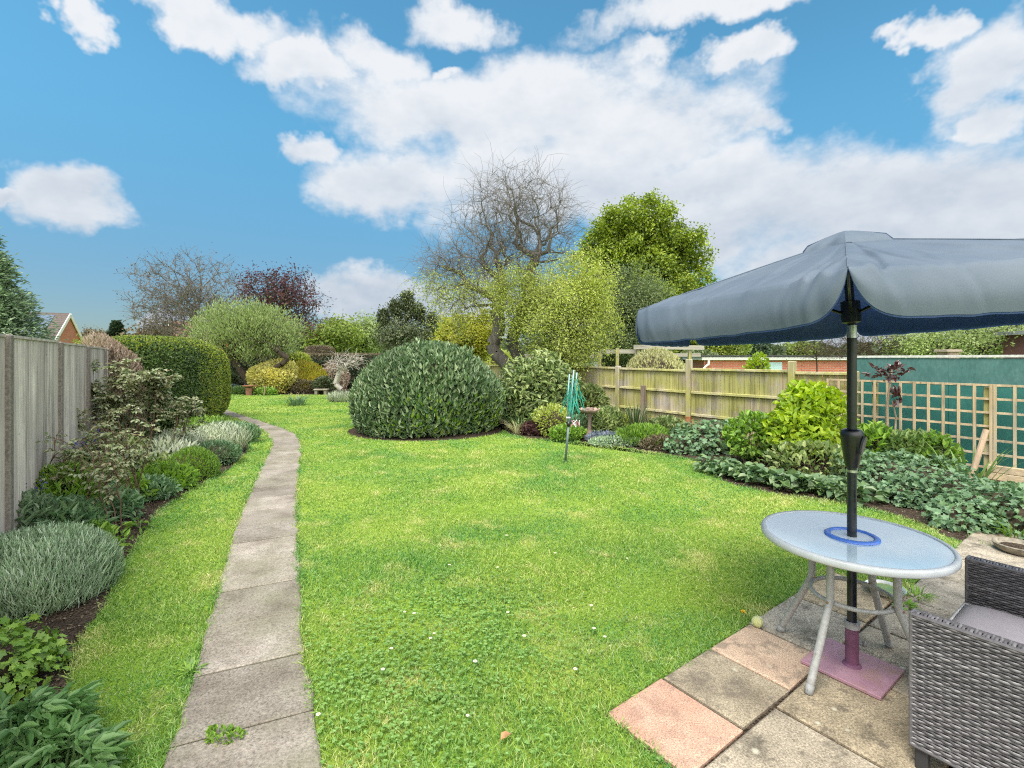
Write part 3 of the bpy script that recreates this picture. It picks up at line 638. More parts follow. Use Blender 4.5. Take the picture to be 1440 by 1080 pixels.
def trellis(t0, t1, label, ns):
    t = thing('trellis_panel', label, 'trellis', TO+FU*t0, 'square trellis panels')
    for i in range(ns):
        x = t0+(t1-t0)*i/(ns-1); m = MB(); m.box(v3(TO+FU*x, .72), (.033,.018,1.17), (v3(FU,0), v3(nF,0), Z3)); m.build('upright_slat', M_TREL, t)
    for j in range(7):
        z = .15+.19*j; m = MB(); m.beam(v3(TO+FU*(t0+.02)-nF*.019, z), v3(TO+FU*(t1-.02)-nF*.019, z), .018, .030); m.build('cross_slat', M_TRELH, t)
    for x in ((-3.39, -4.70) if t0 > -4 else (-6.62,)):
        m = MB(); m.box(v3(TO+FU*x-nF*.075, .63), (.07,.07,1.26), (v3(FU,0), v3(nF,0), Z3), ch=.006); m.build('post', M_ALG, t)
trellis(-2.73, -4.75, 'square trellis panel behind the purple leaved rose', 13)
trellis(-4.79, -6.7, 'square trellis panel above the timber edging at the right picture edge', 11)
t = thing('timber_edging', 'low edging of stacked timber boards under the right hand trellis', 'edging', TO+FU*-4.8)
for z in (.055,.155):
    m = MB(); m.beam(v3(TO+FU*-4.72+nF*.06, z), v3(TO+FU*-8+nF*.06, z), .06, .096, ch=.006); m.build('board', M_TRELH, t)
# ------------------------------------------------------------------ buildings beyond
br_ = N('brick'); bt = br_.n('ShaderNodeTexBrick'); cx = br_.n('ShaderNodeMapping'); sx = br_.n('ShaderNodeSeparateXYZ'); br_.l(br_.tc, sx.inputs[0]); cb = br_.n('ShaderNodeCombineXYZ'); br_.l(br_.math('ADD', sx.outputs[0], sx.outputs[1]), cb.inputs[0]); br_.l(sx.outputs[2], cb.inputs[1]); br_.l(cb.outputs[0], bt.inputs['Vector'])
bt.inputs['Scale'].default_value = 1; bt.inputs['Brick Width'].default_value = .225; bt.inputs['Row Height'].default_value = .075; bt.inputs['Mortar Size'].default_value = .008
bt.inputs['Color1'].default_value = (.52,.15,.085,1); bt.inputs['Color2'].default_value = (.42,.115,.065,1); bt.inputs['Mortar'].default_value = (.36,.30,.25,1); br_.set(Base_Color=bt.outputs[0], Roughness=.9); M_BRICK = br_.m
def tiles(name, c1, c2):
    a = N(name); f = a.noise(9, 4, .7); wv = a.n('ShaderNodeTexWave', bands_direction='Z'); a.l(a.tc, wv.inputs[0]); wv.inputs['Scale'].default_value = 2.2
    col = a.mix(1.0, a.ramp(f, [(.3,c1),(.7,c2)]), a.ramp(wv.outputs[1], [(0,.6),(.35,1.0)]), 'MULTIPLY'); a.set(Base_Color=col, Roughness=.9); a.bump(wv.outputs[1], .6, .02); return a.m
M_TILE = tiles('roof_tiles', (.075,.058,.052), (.14,.11,.095)); M_TILEB = tiles('roof_tiles_brown', (.13,.07,.045), (.22,.125,.08)); M_WHITE = flat('white_paint', (.75,.75,.73), .5, var=.06)
M_SOLAR = flat('solar_glass', (.09,.12,.17), .12, var=.2, nscale=6, spec=.8); M_GREYF = flat('grey_felt', (.22,.23,.25), .8, var=.2); M_DARKW = flat('dark_opening', (.03,.035,.04), .3)
def gable_house(name, label, apex, along, L, wd, zr, ze, wallm, roofm, parts=None):
    """apex: xy of the near gable peak; ridge runs 'along' for L"""
    al = unit(np.asarray(along, float)); cr = np.array([-al[1], al[0]]); t = thing(name, label, 'house', apex); P = lambda s, q, z: v3(np.asarray(apex)+al*s+cr*q, z); h = wd/2
    m = MB(); V = []
    for s in (0, L): V += [P(s,-h,-.8), P(s,h,-.8), P(s,h,ze), P(s,0,zr), P(s,-h,ze)]
    m.add(V, [np.array([(4,3,2,1,0),(5,6,7,8,9)]), np.array([(0,1,6,5),(1,2,7,6),(4,0,5,9)])]); m.build('wall', wallm, t)
    rf = MB(); ov, th = .3, .1
    sl_p = (zr-ze)/h
    for sg in (-1, 1):
        Q = [P(-.06,0,zr+.03), P(L+.25,0,zr+.03), P(L+.25,sg*(h+ov),ze-ov*sl_p+.03), P(-.06,sg*(h+ov),ze-ov*sl_p+.03)]; V = Q+[q+np.array([0,0,th]) for q in Q]
        rf.add(V, [np.array([(0,1,2,3),(7,6,5,4),(0,4,5,1),(1,5,6,2),(2,6,7,3),(3,7,4,0)])])
    roof = rf.build('roof', roofm, t)
    for sg in (-1, 1):
        m = MB(); m.beam(P(-.09,0,zr+.0), P(-.09,sg*(h+ov),ze-ov*sl_p+.0), .05, .24); m.build('bargeboard', M_WHITE, roof)
    if parts: parts(t, roof, P, h, sl_p, zr)
    return t
def solar(t, roof, P, h, sp, zr):
    for s in (.7, 2.0, 3.3):
        for q in (.25, 1.55):
            m = MB(); Q = [P(s, sg_*(qq), zr-qq*sp+.17) for sg_, qq in ((1,q),(1,q+1.15))]; Q2 = [P(s+1.2, (qq), zr-qq*sp+.17) for qq in (q, q+1.15)]
            V = [Q[0], Q2[0], Q2[1], Q[1]]; V = V+[v-np.array([0,0,.04]) for v in V]; m.add(V, [np.array([(0,1,2,3),(7,6,5,4),(0,4,5,1),(1,5,6,2),(2,6,7,3),(3,7,4,0)])]); m.build('solar_panel', M_SOLAR, roof)
gable_house('brick_house', 'red brick gabled house with solar panels on its roof beyond the left fence', XY(97,35), (-.92,-.39), 11, 5.4, 4.62, 2.35, M_BRICK, M_TILE, solar)
gable_house('tiled_house', 'distant house with a brown tiled roof behind the bare tree', XY(238,50), eA, 5, 8, 5.15, 3.3, M_BRICK, M_TILEB)
t = thing('garden_shed', 'low grey flat roofed shed just beyond the left fence', 'shed', XY(128,13))
m = MB(); m.box(v3(XY(126,14), .6), (2.2,1.6,1.9), (v3(eA,0), v3(-eB,0), Z3)); m.build('wall', M_GREY, t); m = MB(); m.box(v3(XY(126,14), 1.62), (2.5,1.9,.1), (v3(eA,0), v3(-eB,0), Z3)); m.build('roof', M_GREYF, t)
t = thing('brick_garage', 'long flat roofed brick garage beyond the right fence', 'garage', XY(1090,20)); gx0, gx1 = XY(990,20)[0], XY(1215,20)[0]
m = MB(); m.box(((gx0+gx1)/2, 22.5, .3), (gx1-gx0, 5, 2.4)); m.build('wall', M_BRICK, t)
m = MB(); m.box(((gx0+gx1)/2, 22.5, 1.58), (gx1-gx0+.3, 5.3, .14), ch=.02); rf = m.build('roof', M_WHITE, t); m = MB(); m.box(((gx0+gx1)/2, 22.5, 1.685), (gx1-gx0+.4, 5.4, .05)); m.build('roof_felt', flat('dark_felt', (.06,.06,.065), .9), rf)
m = MB(); m.tube([(gx0+.15,19.9,1.5),(gx0+.15,19.9,1.35),(gx0-.02,19.93,1.2),(gx0-.02,19.93,-.6)], .05, 8); m.build('downpipe', M_WHITE, t)
m = MB(); m.box((XY(1085,20)[0], 19.985, 1.22), (.85,.03,.42), ch=.01); m.build('window', flat('pale_pane', (.42,.58,.60), .3, var=.08), t)
t = thing('garden_pergola', 'weathered timber pergola standing beyond the right fence', 'pergola', XY(900,16)); M_PERG = wood('pergola_timber', (.24,.22,.18), (.42,.39,.33), axis=0)
for px, z in ((868,1.95),(897,2.0),(970,1.95),(843,1.8)):
    m = MB(); m.box(v3(XY(px,16), z/2), (.1,.1,z)); m.build('post', M_ALG, t)
m = MB(); m.beam(v3(XY(891,15.9),1.98), v3(XY(990,15.9),1.96), .06, .14); m.build('beam', M_PERG, t); m = MB(); m.beam(v3(XY(815,16.1),1.82), v3(XY(898,16.1),1.84), .06, .14); m.build('beam', M_PERG, t); m = MB(); m.beam(v3(XY(893,17.2),1.72), v3(XY(985,17.2),1.72), .06, .12); m.build('beam', M_PERG, t)
t = thing('white_summerhouse', 'pale summerhouse with timber fascia behind the old twisted tree', 'summerhouse', XY(770,19))
m = MB(); m.box(v3(XY(790,19.6), .45), (2.6,1.6,2.3)); m.build('wall', flat('pale_panel', (.62,.66,.68), .5, var=.08), t); m = MB(); m.box(v3(XY(785,19.2), 1.68), (3.0,2.6,.16)); m.build('roof', M_PERG, t)
m = MB(); m.box(v3(XY(743,18.7), .6), (.1,.1,2.0)); m.build('post', M_DARKW, t)
t = thing('maroon_shed', 'maroon clad shed rising behind the green wall at the right edge', 'shed', (12.6,11))
m = MB(); m.box((12.9,11.0,1.0), (1.6,2.0,2.4)); m.build('wall', flat('maroon_cladding', (.11,.045,.05), .7), t); m = MB(); m.box((12.9,11.0,2.24), (1.8,2.2,.09)); m.build('roof', M_GREYF, t)
t = thing('capped_pier', 'square capped timber pier showing over the green wall top', 'pier', XY(1333,9))
m = MB(); m.box(v3(XY(1333,9), .88), (.22,.22,1.76)); m.build('shaft', wood('pier_timber', (.28,.2,.15), (.42,.32,.26)), t); m = MB(); m.box(v3(XY(1333,9), 1.785), (.29,.29,.05), ch=.01); m.build('cap', wood('pier_cap', (.3,.24,.18), (.46,.38,.3), axis=0), t)
# ------------------------------------------------------------------ leaf materials
L_OAK = leafmat('oak_leaf', [(.10,.16,.022),(.21,.28,.04),(.36,.41,.075),(.25,.31,.045)], .5, .22, .35, .35)
L_YEL = leafmat('yellow_green_leaf', [(.33,.395,.085),(.44,.49,.12),(.235,.30,.07),(.51,.52,.20)], .55, .35, .5, .25)
L_GOLD = leafmat('golden_leaf', [(.44,.44,.07),(.36,.39,.07),(.54,.49,.12),(.28,.32,.06)], .55, .35, .6, .25)
L_GG = leafmat('grey_green_leaf', [(.11,.15,.065),(.17,.21,.10),(.21,.25,.13),(.10,.14,.05)], .6, .25, .6, .3)
L_PALE = leafmat('pale_willow_leaf', [(.24,.31,.11),(.30,.37,.15),(.20,.27,.09),(.35,.40,.19)], .6, .3, .8, .25)
L_FAR = leafmat('far_spring_leaf', [(.17,.24,.055),(.22,.28,.07),(.26,.30,.085)], .7, .3, .3, .3)
L_PURP = leafmat('purple_leaf', [(.055,.016,.030),(.10,.028,.048),(.075,.025,.03),(.13,.05,.06)], .5, .2, 1, .3)
L_BUD = leafmat('brown_bud', [(.11,.08,.06),(.15,.11,.07),(.10,.065,.06)], .8, .1)
L_CON = leafmat('conifer_spray', [(.15,.23,.135),(.24,.33,.21),(.35,.44,.31),(.20,.28,.165)], .7, .15, .7, .3)
L_HOLLY = leafmat('dark_holly_leaf', [(.07,.095,.05),(.12,.15,.075),(.19,.21,.12),(.08,.10,.045)], .4, .12, .7, .3)
L_DKGRN = leafmat('dark_evergreen_leaf', [(.025,.05,.028),(.04,.07,.035),(.055,.085,.045)], .6, .1, .8, .3)
L_YEW = leafmat('clipped_hedge_leaf', [(.045,.085,.025),(.075,.13,.035),(.12,.19,.05),(.06,.10,.035)], .5, .15, .6, .25)
L_TIP = leafmat('yellow_hedge_tip', [(.27,.35,.05),(.36,.41,.07),(.21,.30,.045),(.33,.32,.09)], .6, .3, 1, .25)
L_HEATH = leafmat('pinkish_brown_shoot', [(.36,.24,.20),(.46,.34,.29),(.30,.25,.16),(.52,.43,.38)], .7, .2, 1, .25)
L_VIB = leafmat('laurel_leaf', [(.055,.105,.045),(.115,.185,.085),(.20,.275,.135),(.32,.385,.235),(.09,.165,.06)], .38, .15, .9, .25, .45)
L_VIBF = leafmat('fresh_laurel_leaf', [(.18,.31,.04),(.27,.41,.06),(.36,.47,.09)], .4, .25, .9, .25, .5)
L_RHO = leafmat('shrub_leaf', [(.10,.15,.05),(.18,.25,.085),(.28,.34,.13),(.38,.43,.20)], .4, .18, 1.2, .25, .5)
L_HYD = leafmat('lime_hydrangea_leaf', [(.26,.38,.03),(.34,.45,.045),(.42,.50,.06),(.20,.31,.03)], .5, .35, 1.2, .2)
L_BERG = leafmat('broad_green_leaf', [(.075,.14,.06),(.125,.205,.09),(.185,.27,.135),(.115,.205,.05),(.24,.31,.18)], .4, .15, 2.5, .2, .5)
L_AQU = leafmat('blue_green_leaf', [(.10,.185,.095),(.15,.25,.135),(.21,.315,.18),(.115,.20,.08)], .55, .2, 1.6, .2)
L_FRESH = leafmat('fresh_green_leaf', [(.15,.27,.04),(.22,.37,.055),(.29,.43,.075),(.14,.24,.06)], .5, .25, 2, .2)
L_LAV = leafmat('lavender_leaf', [(.23,.33,.19),(.33,.45,.27),(.44,.54,.36),(.17,.26,.13),(.52,.60,.46)], .7, .2, 2.5, .2)
L_ROSE = leafmat('rose_leaf', [(.15,.19,.08),(.24,.28,.14),(.34,.36,.22),(.20,.16,.085),(.29,.32,.20)], .4, .2, 3, .2, .5)
L_ROSEP = leafmat('purple_rose_leaf', [(.07,.025,.028),(.12,.04,.04),(.09,.05,.05),(.20,.16,.16)], .3, .15, 3, .2, .6)
L_CREAM = leafmat('cream_variegated_leaf', [(.46,.44,.22),(.58,.55,.34),(.34,.36,.14),(.52,.49,.27)], .6, .25, 1, .2)
L_EUON = leafmat('gold_variegated_leaf', [(.58,.53,.16),(.72,.66,.30),(.42,.42,.11),(.66,.60,.22)], .55, .25, 1.5, .2)
L_FORS = leafmat('forsythia_leaf', [(.36,.36,.04),(.46,.40,.04),(.28,.32,.05),(.42,.28,.06)], .55, .3, 1, .25)
L_SILV = leafmat('silver_strap_leaf', [(.34,.38,.27),(.46,.49,.38),(.24,.30,.17),(.52,.54,.44)], .6, .25, 2, .2)
L_HEUCH = leafmat('dark_purple_leaf', [(.07,.03,.035),(.11,.05,.05),(.09,.06,.045)], .5, .15, 2, .2)
L_BROWN = leafmat('brown_beech_leaf', [(.16,.12,.08),(.22,.17,.11),(.14,.13,.07)], .7, .15, 1, .2)
L_BLUEB = leafmat('bluebell_flower', [(.10,.09,.32),(.14,.12,.42),(.07,.06,.22)], .6, .3)
L_STRAP = leafmat('strap_leaf', [(.08,.15,.05),(.12,.20,.07),(.16,.24,.08)], .5, .2, 2, .2)
# ------------------------------------------------------------------ trees
def tp(px, Y, py): q = XY(px, Y); return np.array([q[0], q[1], ZA(py, Y)])
def base(px, Y): q = XY(px, Y); return np.array([q[0], q[1], 0.0])
def bl(px, py, Y, rx, ry, dY=None, wt=None, off=0):
    """an envelope ellipsoid seen at px,py with half sizes in picture pixels at distance Y"""
    c_ = tp(px, Y+off, py); a = rx*Y/F; b = ry*Y/F; e = (c_[0], c_[1], c_[2], a, dY or a, b); return e+((wt,) if wt else ())
# far wooded skyline
def woodland():
    g = np.random.default_rng(3); P = []; 
    for y_, n in ((130, 4200), (90, 2600)):
        for k_ in range(46):
            px = g.uniform(-500, 1900); Y = y_*g.uniform(.85,1.25); h = g.uniform(4.0,6.0)*Y/110
            if 250 < px < 650: h *= 1.2
            c_ = np.r_[XY(px, Y), h*.42]; q = c_+unit(g.normal(size=(n//46*6,3)))*np.array([h*1.1,h*.9,h*.6])*(g.random((n//46*6,1))**.25)*g.uniform(.8,1.1); P.append(q[q[:,2] > .1])
    P = np.concatenate(P); V, Fs = leafset(P, unit(P-np.array([0,0,40])), (1.3,.9,'d'), .3, .4, .9, 'up', g); return mesh('far_woodland', V, Fs, leafmat('far_wood_leaf', [(.07,.10,.05),(.10,.14,.07),(.13,.16,.085),(.08,.10,.06)], .8, .15, .03, .3))
tag(woodland(), 'low far wooded skyline running along the horizon behind the gardens', 'woodland', kind='stuff')
# left side
def conifer(name, label, px, Y, top, rpx, n, lm, seed, leaf, spikes=0):
    g = np.random.default_rng(seed); b = base(px, Y); h = ZA(top, Y); rb = rpx*Y/F; t = thing(name, label, 'tree', b)
    nb = 420; z = h*(g.random(nb)**.8)*.97+.1; th = g.uniform(0, 6.28, nb); rad = rb*(1-(z/h)**1.25)*g.uniform(.75,1.1,nb)+.05
    S = np.c_[np.full(nb,b[0]), np.full(nb,b[1]), np.maximum(z-rad*.15,.05)]; E = np.c_[b[0]+rad*np.cos(th), b[1]+rad*np.sin(th), z+rad*.06]
    V, f = edgetubes(S, E, np.full(nb,.02), np.full(nb,.005), 3); m = MB(); m.tube([b, b+[0,0,h*.5], b+[0,0,h*.97]], [rb*.1, rb*.06, .01], 7); m.add(V, [f]); m.build('trunk', BARKD, t)
    i = g.integers(0, nb, n); u = g.random(n)**.5; P = S[i]+(E[i]-S[i])*u[:,None]+g.normal(size=(n,3))*rb*.06; d = unit(E[i]-S[i])
    V, Fs = leafset(P, d, leaf, .8, .15, .5, 'up', g); mesh('crown', V, Fs, lm, t); return t
conifer('conifer_tree', 'feathery grey green conifer at the left picture edge beyond the fence', -34, 13, 318, 116, 42000, L_CON, 21, (.13,.05,'d'))
conifer('conifer_tree', 'small dark rounded conifer far beyond the left fence', 164, 45, 455, 20, 6000, L_DKGRN, 22, (.5,.3,'d'))
tree('hillside_tree', 'brownish spring tree just right of the brick gable', [[base(134,52), tp(133,52,480)]], [bl(134,478,52,18,14)], 120, 5000, (.2,.11,'d'), L_BROWN, BARK, .12, .01, 5, sig=.25)
tree('hillside_tree', 'pale green spreading tree between brick gable and dark conifer', [[base(140,30), tp(139,30,494)]], [bl(138,492,30,24,10)], 90, 4500, (.16,.1,'d'), L_FAR, BARK, .1, .01, 6, sig=.25)
tree('bare_tree', 'tall bare twiggy tree beyond the clipped hedge, left of the purple tree', [[base(275,40), tp(276,40,470), tp(274,40,440)]], [bl(270,420,40,75,62), bl(255,440,40,58,40)], 700, 3800, (.13,.08,'d'), L_BUD, BARK, .28, .02, 7, .3, .12, (2600,1.2,-.03,.014), ex=1.8, step=.9)
tree('purple_tree', 'purple leaved tree standing beyond the pale apple tree', [[base(396,38), tp(397,38,470), tp(398,38,445)]], [bl(396,422,38,56,46), bl(425,455,38,28,26)], 560, 5200, (.17,.11,'d'), L_PURP, BARKD, .22, .02, 8, .3, .22, (700,1.0,0,.016), step=.8, hollow=1.7)
tree('apple_tree', 'old spreading apple tree with pale fresh leaves and leaning limbs', [[base(352,22), tp(351,22,543), tp(346,22,532), tp(338,22,520), tp(330,22,506)], [tp(352,22,545), tp(362,22,533), tp(376,21.6,522), tp(396,21.4,512), tp(412,21.2,497), tp(425,21,478), tp(430,21,466)]],
     [bl(345,472,22,66,34), bl(315,468,22,40,28), bl(378,470,22,44,26), bl(350,450,22,48,22)], 620, 22000, (.12,.034,'d'), L_PALE, BARKD, .15, .008, 9, .25, .16, (900,.55,-.15,.006), step=.35, out=.3, up=.9, rnd=.5)
for i, (px, Y, cy, rx, ry, lab, lm, n) in enumerate([
    (470,48,478,34,24,'round pale green tree beyond the back hedge, left of the loose twiggy tree',L_FAR,7000), (512,52,472,30,26,'loose twiggy pale green tree left of the dark spiky evergreen',L_PALE,4500),
    (440,60,480,26,18,'soft green tree low behind the purple tree',L_GG,5000), (622,42,478,22,20,'light green tree just right of the dark spiky evergreen',L_FAR,5200), (215,42,480,28,20,'thin brownish tree behind the clipped hedge top',L_BROWN,2500)]):
    tree('background_tree', lab, [[base(px,Y), tp(px,Y,cy+ry*.6)]], [bl(px,cy,Y,rx,ry), bl(px-rx*.4,cy+ry*.4,Y,rx*.7,ry*.7)], 160, n, (.34,.2,'d'), lm, BARK, .2, .015, 30+i, sig=.45)
tree('dark_evergreen', 'dark spiky topped evergreen behind the round laurel dome', [[base(570,22), tp(570,22,470), tp(571,22,430)]], [bl(570,472,22,44,24), bl(572,448,22,16,24), bl(545,462,22,13,22), bl(600,466,22,12,20), bl(573,424,22,3.5,13,wt=.7), bl(556,434,22,3.5,12,wt=.6), bl(588,440,22,3.5,12,wt=.6), bl(540,446,22,3,10,wt=.4), bl(607,450,22,3,10,wt=.4)], 420, 15000, (.11,.06,'d'), L_HOLLY, BARKD, .12, .008, 11, sig=.13, out=.5, up=.4)
tree('golden_shrub_tree', 'golden yellow leaved small tree between laurel dome and old twisted tree', [[base(660,17.5), tp(658,17.5,520)]], [bl(650,478,17.5,36,36), bl(676,472,17.5,24,36), bl(632,490,17.5,26,22)], 300, 16000, (.10,.06,'d'), L_GOLD, BARK, .08, .006, 12, sig=.14)
# the old tree with the twisted trunks and bare weeping crown
YT = 14.5
trk = [[base(742,YT), tp(740,YT,560), tp(733,YT,540), tp(722,YT,524), tp(708,YT,508), tp(696,YT,496), tp(692,YT,484), tp(700,YT,472), tp(702,YT,455), tp(698,YT,435), tp(706,YT,410)],
       [base(758,YT+.3), tp(750,YT+.3,545), tp(738,YT+.3,520), tp(728,YT+.3,500), tp(720,YT+.3,482), tp(724,YT+.3,462), tp(734,YT+.3,440), tp(745,YT+.3,410)]]
tree('old_gnarled_tree', 'old gnarled tree with twisted trunks and bare weeping twiggy crown', trk,
     [bl(712,338,YT,92,72,1.5), bl(735,290,YT,72,58,1.2), bl(638,380,YT,46,50,.9), bl(690,370,YT,70,40,1.3), bl(785,330,YT,38,46,.9), bl(615,372,YT,30,14,.6,.5), bl(650,420,YT,40,40,.9)],
     720, 5200, (.06,.032,'d'), L_YEL, BARK, .20, .0055, 13, .26, .10, (3200,.95,.07,.0050), ex=1.75, step=.34, jit=.09, lift=.15, leafsel=lambda P, g: P[:,2] < ZA(395, YT)+g.normal(size=len(P))*.25, hollow=1.8)
# blobs of the yellow-green tree hang low on the right
tree('yellow_green_tree', 'drooping yellow green tree in young leaf over the fence shrubs', [[base(790,13.6), tp(785,13.6,520), tp(775,13.6,470)], [tp(785,13.6,520), tp(805,13.6,470), tp(812,13.6,430)]],
     [bl(775,440,13.4,62,48), bl(815,405,13.6,40,44), bl(728,412,13.4,36,32), bl(830,450,13.4,34,44), bl(800,490,13.2,50,30)], 520, 46000, (.060,.034,'d'), L_YEL, BARK, .10, .004, 14, .3, .15, (1700,.5,.08,.0035), step=.25, jit=.08, out=.3, up=.1)
tree('oak_tree', 'large rounded oak in fresh green leaf beyond the right fence', [[base(905,30), tp(906,30,470), tp(908,30,420)]],
     [bl(895,350,30,72,54), bl(930,395,30,68,58), bl(862,342,30,46,50), bl(955,352,30,42,42), bl(900,312,30,58,30), bl(985,375,30,26,36), bl(845,380,30,40,60), bl(900,430,30,80,50)],
     720, 72000, (.175,.11,'d'), L_OAK, BARKD, .38, .012, 15, .3, .23, step=.6, hollow=1.7)
tree('grey_green_tree', 'grey green small leaved tree in front of the oak', [[base(890,19), tp(888,19,480), tp(886,19,440)]], [bl(890,425,19,48,48), bl(868,450,19,40,45), bl(915,450,19,36,42), bl(885,480,19,50,22)], 280, 34000, (.085,.042,'d'), L_GG, BARK, .12, .006, 16, .3, .24, step=.35)
tree('background_tree', 'mixed green tree under the parasol rim beyond the fence', [[base(985,24), tp(985,24,500)]], [bl(985,482,24,34,26), bl(1012,488,24,24,18)], 200, 9000, (.13,.08,'d'), L_OAK, BARK, .1, .01, 17, sig=.2)
for i, (px, Y, cy, rx, ry, lab, lm) in enumerate([(1058,75,493,20,10,'small dark round tree on the skyline above the garage',L_DKGRN),(1125,80,494,26,9,'pale green tree on the skyline above the garage end',L_FAR),(1030,70,492,20,10,'light green tree on the skyline left of the dark one',L_FAR)]):
    tree('skyline_tree', lab, [[base(px,Y), tp(px,Y,cy)]], [bl(px,cy,Y,rx,ry)], 60, 2600, (.45,.3,'d'), lm, BARK, .2, .02, 50+i, sig=.5)
tree('hedgerow_tree', 'loose pale green tree with dark branches showing over the green wall', [[base(1330,13), tp(1325,13,505), tp(1320,13,490)], [base(1385,13), tp(1380,13,500), tp(1378,13,488)]], [bl(1380,478,13,70,26), bl(1300,480,13,50,22), bl(1440,470,13,50,34)], 380, 17000, (.06,.04,'d'), L_PALE, BARKD, .07, .006, 18, .35, .13, (500,.5,0,.005), step=.25)
tree('bare_shrub', 'bare twiggy shrub showing under the parasol beside its pole', [[base(1215,13.5), tp(1215,13.5,515)]], [bl(1205,485,13.5,46,22), bl(1250,488,13.5,30,18)], 220, 900, (.04,.02,'d'), L_BUD, TWIG, .04, .004, 19, .35, .1, (700,.4,0,.0035), step=.25, cat='shrub')
tree('bare_shrub', 'bare leggy shrub behind the garage end left of the parasol pole', [[base(1150,18), tp(1148,18,505)]], [bl(1150,492,18,26,12)], 90, 500, (.05,.03,'d'), L_BUD, TWIG, .03, .005, 20, .35, .1, (260,.4,0,.005), step=.25, cat='shrub')
bush_bg = [(845,21,44,2.1,'mid green shrub mass behind the pergola left post',L_GG,5200),(915,24,60,2.2,'fresh green shrub mass behind the pergola',L_OAK,6000),(985,22.5,40,1.9,'dull green shrub left of the brick garage',L_GG,4200),(800,22,50,1.9,'dark shrub behind the pale summerhouse',L_HOLLY,4200),(1350,16,120,1.9,'pale green shrub mass far behind the green wall',L_FAR,6000),(690,24,50,2.0,'olive shrub beyond the fence behind the golden small tree',L_YEL,4200)]
# the pale dead-looking twisted tree on the lawn
tree('twisted_bare_tree', 'small pale twisted bare tree on the far lawn beside the laurel dome', [[base(478,18), tp(479,18,553), tp(484,18,540), tp(482,18,530)], [tp(480,18,548), tp(472,18,540), tp(476,18,528)]], [bl(484,512,18,22,13,.5), bl(494,505,18,20,8,.4), bl(472,512,18,10,12,.3)], 70, 0, (.1,.05,'d'), None, BARKP, .10, .012, 23, .35, twig=(160,.35,.02,.009), step=.15, jit=.16)
# ------------------------------------------------------------------ shrubs
# clipped hedge at the end of the left border: two lobes, lighter yellow green tips put on the crown and the outer end
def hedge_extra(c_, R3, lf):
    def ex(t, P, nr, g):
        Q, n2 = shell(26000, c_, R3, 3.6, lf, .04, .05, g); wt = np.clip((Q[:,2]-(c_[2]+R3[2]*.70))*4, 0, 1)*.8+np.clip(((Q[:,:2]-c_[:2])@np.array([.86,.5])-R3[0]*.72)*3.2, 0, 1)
        k_ = g.random(len(Q)) < wt; V, Fs = leafset(Q[k_], n2[k_], (.058,.026,'d'), .8, .35, .55, 'out', g); mesh('yellow_tips', V, Fs, L_TIP, t)
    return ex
def hedge(label, xy, rad, h, n, seed):
    c_ = np.array([xy[0], xy[1], h*.48]); R3 = np.array([rad[0], rad[1], h*.52]); lf = lumpfn(seed, amp=.035, sharp=5)
    g = np.random.default_rng(seed); t = thing('clipped_hedge', label, 'hedge', xy); P, nr = shell(n, c_, R3, 3.6, lf, .10, .05, g, 1.2)
    V, Fs = leafset(P, nr, (.062,.030,'d'), .75, .15, .7, 'out', g); mesh('foliage', V, Fs, L_YEW, t); m = MB(); m.grid(blobcore(c_, R3, 3.6, lf, .9)); m.build('inner_hull', TWIG, t, True)  # dark solid hull under the leaf layer
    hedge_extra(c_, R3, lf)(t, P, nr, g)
hedge('large clipped dark green hedge with yellow green top beside the path', XY(224,10.9), (1.0,1.15), 2.10, 52000, 71)
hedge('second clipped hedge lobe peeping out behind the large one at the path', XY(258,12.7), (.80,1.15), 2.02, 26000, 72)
bush('heather_shrub', 'pinkish brown feathery shrub top between left fence and clipped hedge', 'shrub', XY(166,9.7), (.50,.48), 2.04, 14000, (.085,.018,'d'), L_HEATH, amp=.38, out=.4, up=.9, rnd=.4, seed=73, core=.8, cz=.55)
# round laurel dome
LD = lumpfn(74, amp=.17, sharp=18)
def lau(t, P, nr, g):
    c_ = np.array([BC[0], BC[1], 2.0*.31]); Q, n2 = shell(7000, c_, (1.76,1.56,2.0*.69), 1.95, LD, .10, .03, g); k_ = (g.random(len(Q)) < np.clip((1.0-Q[:,2])*.9*np.clip((Q[:,0]-BC[0]+1.1)*.7,0,1), 0, .55))
    V, Fs = leafset(Q[k_], n2[k_], (.12,.042,'o'), .7, .8, .45, 'out', g); mesh('fresh_foliage', V, Fs, L_VIBF, t)
g = np.random.default_rng(74); t = thing('laurel_dome', 'large rounded laurel shrub growing as a dome in its own bed on the lawn', 'shrub', BC)
c_ = np.array([BC[0], BC[1], 2.0*.31]); P, nr = shell(30000, c_, (1.76,1.56,2.0*.69), 1.95, LD, .24, .03, g, 1.2)
V, Fs = leafset(P, nr, (.115,.037,'o'), .55, .75, .75, 'out', g, .4, .3, .1); mesh('foliage', V, Fs, L_VIB, t); lau(t, P, nr, g); k_ = g.choice(len(P), 130); Q = np.repeat(P[k_]+nr[k_]*.06, 7, 0)+g.normal(size=(910,3))*.025; V, Fs = leafset(Q+np.repeat(nr[k_], 7, 0)*g.uniform(0,.13,910)[:,None], np.repeat(nr[k_], 7, 0), (.11,.034,'o'), .5, .9, .6, 'out', g); mesh('stray_shoots', V, Fs, L_VIB, t)
m = MB(); m.grid(blobcore(c_, (1.76,1.56,2.0*.69), 1.95, LD, .76)); m.build('inner_hull', TWIG, t, True)  # dark solid hull behind the dome's leaves
